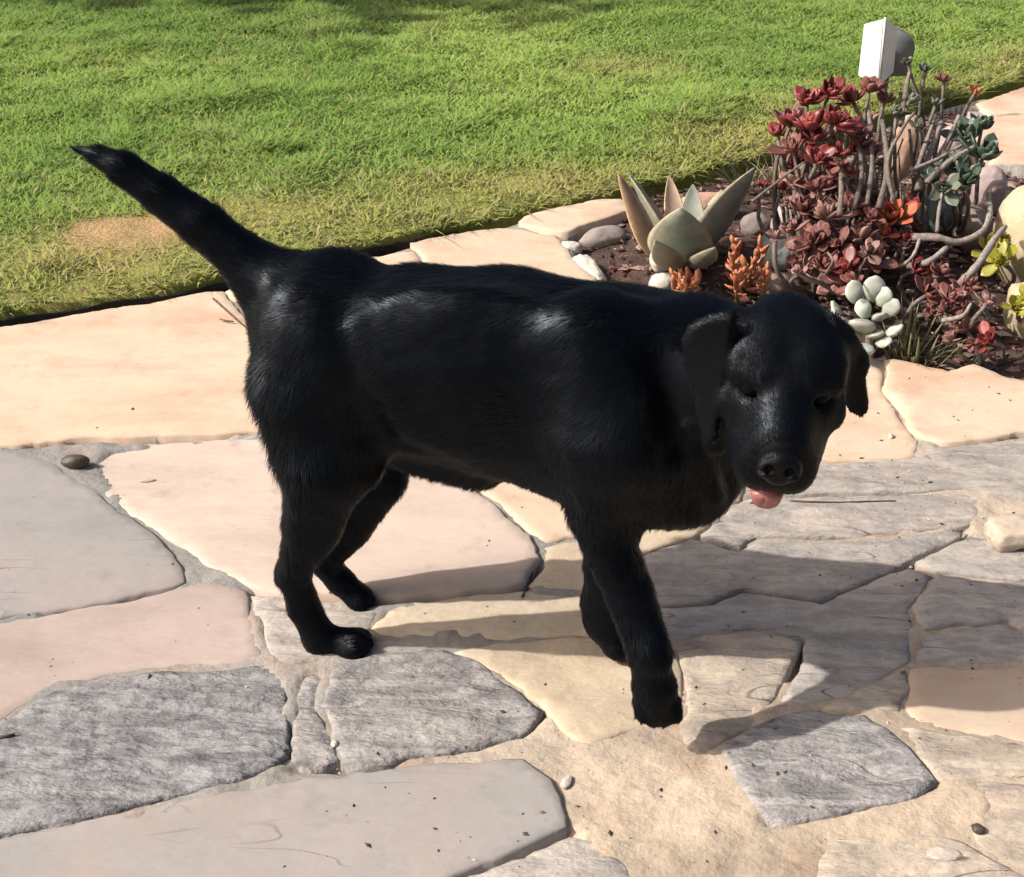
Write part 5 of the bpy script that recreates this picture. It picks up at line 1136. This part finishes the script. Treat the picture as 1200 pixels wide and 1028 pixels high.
# ------------------------------------------------------------------ the white garden light
def garden_light():
    b = G(1036, 132); b.z = 0.0
    t = empty('garden_light', b); tag(t, 'white and grey garden light head standing on the lawn edge behind the red plants', 'garden light')
    wm = noise_mat('white_paint', [(.3, (.56, .59, .58)), (.7, (.64, .66, .64))], scale=14, rough=.45, fine=60, fine_amt=.06, bump=.1)
    gm = noise_mat('grey_metal', [(.3, (.12, .125, .12)), (.7, (.17, .175, .165))], scale=14, rough=.5, fine=60, fine_amt=.1, bump=.1)
    Yc = b.y
    def q(px, py, dy=0.0): return P(px, py, Yc + dy) - b
    # wedge shaped white front: two panels meeting on a ridge, tapering downwards
    ridge_t, ridge_b = q(1037, 22, -.05), q(1030, 99, -.035); lt, lb = q(1014, 28, .0), q(1007, 88, .0); rt, rb = q(1050, 32, -.005), q(1045, 84, -.01)
    def plate(a, bb, c, d, th, name, mat):
        n = (bb - a).cross(d - a).normalized() * th
        V = [a, bb, c, d, a + n, bb + n, c + n, d + n]; F = [(0, 1, 2, 3), (7, 6, 5, 4), (0, 4, 5, 1), (1, 5, 6, 2), (2, 6, 7, 3), (3, 7, 4, 0)]
        bm = bmesh.new(); vv = [bm.verts.new(x) for x in V]; [bm.faces.new([vv[i] for i in f]) for f in F]; bmesh.ops.recalc_face_normals(bm, faces=bm.faces)
        bmesh.ops.bevel(bm, geom=bm.edges[:], offset=.0015, segments=2, affect='EDGES', profile=.6); me = bpy.data.meshes.new(name); bm.to_mesh(me); bm.free(); me.materials.append(mat); return link(name, me, t)
    nrm_ = (ridge_t - lt).cross(ridge_b - lt); o_ = Vector((0, 0, CAM_H)) - b; r_ = lb - o_; lb = o_ + r_ * ((lt - o_).dot(nrm_) / r_.dot(nrm_))
    nrm_ = (ridge_t - rt).cross(ridge_b - rt); r_ = rb - o_; rb = o_ + r_ * ((rt - o_).dot(nrm_) / r_.dot(nrm_))
    plate(lt, lb, ridge_b, ridge_t, .006, 'front_panel', wm); plate(ridge_t + Vector((.001, 0, 0)), ridge_b + Vector((.001, 0, 0)), rb, rt, .006, 'side_panel', wm)
    link('ridge', tube_me('ridge', [ridge_t + Vector((0, -.003, .004)), ridge_b + Vector((0, -.003, -.002))], [.0035, .0025], wm, 8), t)
    # rounded grey hood behind
    V = []; F = []; m = 18
    prof = []
    for i in range(m + 1):
        a = math.pi * i / m; prof.append((math.cos(a), math.sin(a)))
    c0 = q(1042, 58, .03); w = .052; hgt = .082
    rows = [(-.020, .92), (0, 1.0), (.05, .98), (.075, .84), (.085, .5)]
    for (dy, s) in rows:
        for (cx, sy) in prof: V.append(c0 + Vector((cx * w * s + .018, dy, sy * hgt * s * .52 + .006)))
        V.append(c0 + Vector((-w * s * .8 + .018, dy, -.075 * s))); V.append(c0 + Vector((w * s * .8 + .018, dy, -.075 * s)))
    k = m + 3
    for r in range(len(rows) - 1):
        for j in range(k): F.append((r * k + j, r * k + (j + 1) % k, (r + 1) * k + (j + 1) % k, (r + 1) * k + j))
    F.append(tuple(range(k))[::-1]); F.append(tuple(range((len(rows) - 1) * k, len(rows) * k)))
    link('hood', mesh_np('hood', V, F, True, gm), t)
    link('post', tube_me('post', [c0 + Vector((.004, .02, -.06)), Vector((c0.x + .004, c0.y + .02, -.03))], [.013, .013], gm, 10), t)
garden_light()

# ------------------------------------------------------------------ small things lying about
def twig(name, label, pts, r, mat, seed, cat='twig', group=None):
    q = [G(x, y, .012) for x, y, z in pts]
    for v, (x, y, z) in zip(q, pts): v.z = pave_z(v.x, v.y) + r * .8 + (.004 if z > .0195 and len(pts) < 4 else 0)
    b = q[0].copy()
    o = link(name, tube_me(name, [v - b for v in q], [r * (1 - .4 * i / len(q)) for i in range(len(q))], M[mat], 6, .3, seed), loc=b)
    return tag(o, label, cat, group)
M['twig'] = noise_mat('dry_twig', [(.3, (.075, .048, .032)), (.7, (.14, .095, .065))], scale=60, rough=.85, fine=200, bump=.3)
twig('twig', 'thin dry twig lying on the peach slab beneath the tail', [(250, 352, .020), (266, 366, .019), (282, 380, .019), (305, 397, .018)], .0022, 'twig', 3)
twig('twig', 'short dry twig on the big peach slab left of the other twig', [(258, 377, .021), (266, 379, .022), (274, 380, .021)], .0018, 'twig', 4)
twig('twig', 'bent dark stalk lying at the joint near the dog\'s forelegs', [(612, 700, .016), (622, 672, .020), (628, 648, .018)], .0018, 'twig', 5)
twig('twig', 'black bit of twig at the left edge of the photo beside the rippled grey slate', [(-4, 868, .016), (8, 866, .018), (18, 863, .017)], .0024, 'twig', 6)
twig('twig', 'long straight thin stalk put in for a shadow line right of the tongue', [(926, 588, .017), (980, 588, .018), (1050, 585, .017)], .0014, 'twig', 7)  # added stalk, drawing a thin shadow line on the paving as an object
cm = noise_mat('pale_chip', [(.3, (.40, .34, .28)), (.7, (.52, .46, .39))], scale=40, rough=.8, fine=150, bump=.3)
def chip(label, px, py, size, seed, mat, z=.018, cat='stone chip', name='stone_chip', group=None):
    g_ = G(px, py, .011); g_.z = pave_z(g_.x, g_.y) + size[2] * .5; v, f = ICO[2]; v = v * (1 + .25 * fbm(v * 1.8 + seed, 3, int(seed * 10)))[:, None]
    o = link(name, mesh_np(name, v * np.array(size), f, False, mat), loc=g_, rot=(0, 0, seed)); return tag(o, label, cat, group)
chip('flat pale chip lying on the pink flagstone right of the dark pebble', 172, 563, (.013, .004, .003), .2, cm)
chip('small white chip on the paving below the ear at the right', 1044, 512, (.007, .005, .004), 1.3, cm)
chip('dark brown crumb at the bottom right of the paving', 1146, 972, (.008, .007, .006), 2.2, RM['darkbrown'])
chip('large flat pale chip at the bottom right corner', 1106, 1000, (.020, .010, .004), 3.1, cm, z=.012)
chip('curled pale chip in the sandy mortar below the lifted paw', 664, 914, (.012, .006, .004), 4.4, cm, z=.010)
chip('small white bead like stone in the joint beside the dark slate', 392, 872, (.005, .005, .004), 5.0, cm, z=.010)
def litter():
    """grit, crumbs and mulch: nobody could count them"""
    r = np.random.default_rng(11); V = []; F = []; col = []
    base, fc = ICO[2][0], ICO[2][1]
    oc = np.array([(1, 0, 0), (-1, 0, 0), (0, 1, 0), (0, -1, 0), (0, 0, 1), (0, 0, -1)], float); of = np.array([(0, 2, 4), (2, 1, 4), (1, 3, 4), (3, 0, 4), (2, 0, 5), (1, 2, 5), (3, 1, 5), (0, 3, 5)])
    def add(p, s, c):
        nonlocal V, F, col
        q = oc * s * (0.7 + .6 * r.random((6, 1))); a = r.random() * 6.28; R = np.array([[math.cos(a), -math.sin(a), 0], [math.sin(a), math.cos(a), 0], [0, 0, 1]])
        V.append(q @ R.T + p); F.append(of + 6 * len(F)); col.append(np.tile(c, (6, 1)))
    return add, lambda: (np.concatenate(V), np.concatenate(F), np.concatenate(col))
gm_ = noise_mat('grit', [(.3, (.8, .8, .8)), (.7, (1.1, 1.1, 1.1))], scale=60, rough=.9, fine=200, bump=.3, attr='tint')
add, done = litter()
r = np.random.default_rng(12)
jp = np.array([[a, b] for a, b in zip(r.uniform(-.85, 1.05, 5200), r.uniform(.95, 2.35, 5200))])
dm = np.full(len(jp), 1e9); ins = np.zeros(len(jp), bool)
for poly in STONE_POLYS: ins |= in_poly(jp, poly)
jp = jp[(~ins) & (jp[:, 1] < edge_y(jp[:, 0]) - .01) & ~in_poly(jp, BED)]
for p in jp[:1500]:
    s = .0012 + .0034 * r.random() ** 3; c = np.array([(.30, .25, .2), (.10, .085, .07), (.42, .36, .3), (.25, .16, .11)][r.integers(4)]); add(np.array([p[0], p[1], .002]), s * np.array([1.2, .9, .7]), c)
cr = np.c_[r.uniform(-.85, 1.05, 1500), r.uniform(.95, 2.2, 1500)]; cr = cr[(cr[:, 1] < edge_y(cr[:, 0]) - .02) & ~in_poly(cr, BED)]
sandy = 1 / (1 + np.exp(-((cr[:, 0] - .05) * 8 - (cr[:, 1] - 1.45) * 3)))
for p, w_ in zip(cr, sandy):
    if r.random() < .16 + .75 * w_:
        s = .0008 + .0024 * r.random() ** 4; c = np.array([(.05, .04, .032), (.10, .08, .06), (.20, .15, .11), (.45, .38, .31)][r.choice(4, p=[.4, .25, .15, .2])]); add(np.array([p[0], p[1], pave_z(p[0], p[1]) + s * .3]), s * np.array([1.6, .9, .6]), c)
v_, f_, c_ = done(); me = mesh_np('grit', v_, f_, False, gm_); set_col(me, 'tint', c_); tag(link('grit', me), 'loose grit and crumbs in the joints of the paving', 'grit', kind='stuff')
add, done = litter()
lo, hi = BED.min(0), BED.max(0); bp_ = np.c_[r.uniform(lo[0], hi[0], 6500), r.uniform(lo[1], hi[1], 6500)]; bp_ = bp_[in_poly(bp_, BED)]
dd = dist_poly(bp_, BED); bz = -0.02 + 0.03 * np.clip(dd / .15, 0, 1) + .012 * fbm(bp_ * 9, 4, 12)
for p, z in zip(bp_, bz):
    s = .003 + .008 * r.random() ** 2; c = np.array([(.10, .055, .045), (.06, .036, .03), (.19, .12, .10), (.30, .22, .18), (.13, .045, .04)][r.choice(5, p=[.3, .25, .22, .1, .13])]); add(np.array([p[0], p[1], z + .002 + .006 * r.random()]), s * np.array([1.5, .6, .45]), c)
for k in range(420):      # curled dead leaves
    p = bp_[r.integers(len(bp_))]; s = r.uniform(.007, .015); c = np.array([(.20, .11, .085), (.26, .17, .13), (.15, .055, .045), (.30, .24, .19)][r.integers(4)])
    add(np.array([p[0], p[1], bed_z(p[0], p[1]) + r.uniform(.004, .016)]), s * np.array([1.5, .8, .28]), c)
v_, f_, c_ = done(); me = mesh_np('mulch', v_, f_, False, gm_); set_col(me, 'tint', c_); tag(link('mulch', me), 'reddish bark chips and dead leaves covering the garden bed', 'mulch', kind='stuff')

# ------------------------------------------------------------------ unseen tree, added left of the view to shade the far lawn
def shade_tree():
    b = Vector((-5.1, 7.05, 0)); t = empty('tree', b); tag(t, 'broad leafy tree, unseen, added left of the view to shade the far end of the lawn', 'tree')
    bark = noise_mat('bark', [(.3, (.10, .075, .055)), (.7, (.19, .15, .12))], scale=8, stretch=(1, 1, .3), rough=.95, fine=40, bump=.8, bump_dist=.02)
    lf = noise_mat('tree_leaf', [(.3, (.045, .085, .02)), (.7, (.08, .13, .03))], scale=2, rough=.5, fine=20, fine_amt=.3, bump=0)
    link('trunk', tube_me('trunk', [(0, 0, -.1), (.03, .02, .9), (-.04, .05, 1.9), (.02, 0, 3.2)], [.24, .18, .15, .10], bark, 12, .1), t)
    r = np.random.default_rng(5); n = 9000
    for k in range(6):
        a = k * 1.05; link('limb', tube_me('limb', [(0, .03, 1.7 + .15 * k), (.7 * math.cos(a), .7 * math.sin(a), 2.7 + .1 * k), (1.8 * math.cos(a), 1.8 * math.sin(a), 3.6 + .2 * (k % 3))], [.08, .055, .02], bark, 8, .1, k), t)
    d = r.normal(size=(n, 3)); d /= np.linalg.norm(d, axis=1)[:, None]; q = d * (r.random(n) ** .45)[:, None] * np.array([2.9, 2.9, 1.5])
    q = q * (1 + .22 * fbm(d * 2.5, 3, 9))[:, None] + np.array([0, 0, 4.1])
    u = r.normal(size=(n, 3)); u /= np.linalg.norm(u, axis=1)[:, None]; v = np.cross(u, r.normal(size=(n, 3))); v /= np.linalg.norm(v, axis=1)[:, None]
    L_, W_ = (.10 + .06 * r.random(n))[:, None], (.05 + .03 * r.random(n))[:, None]
    V = np.stack([q - u * L_, q + v * W_, q + u * L_, q - v * W_], 1).reshape(-1, 3)
    link('crown', mesh_np('crown', V, np.arange(4 * n).reshape(-1, 4), False, lf), t)
shade_tree()
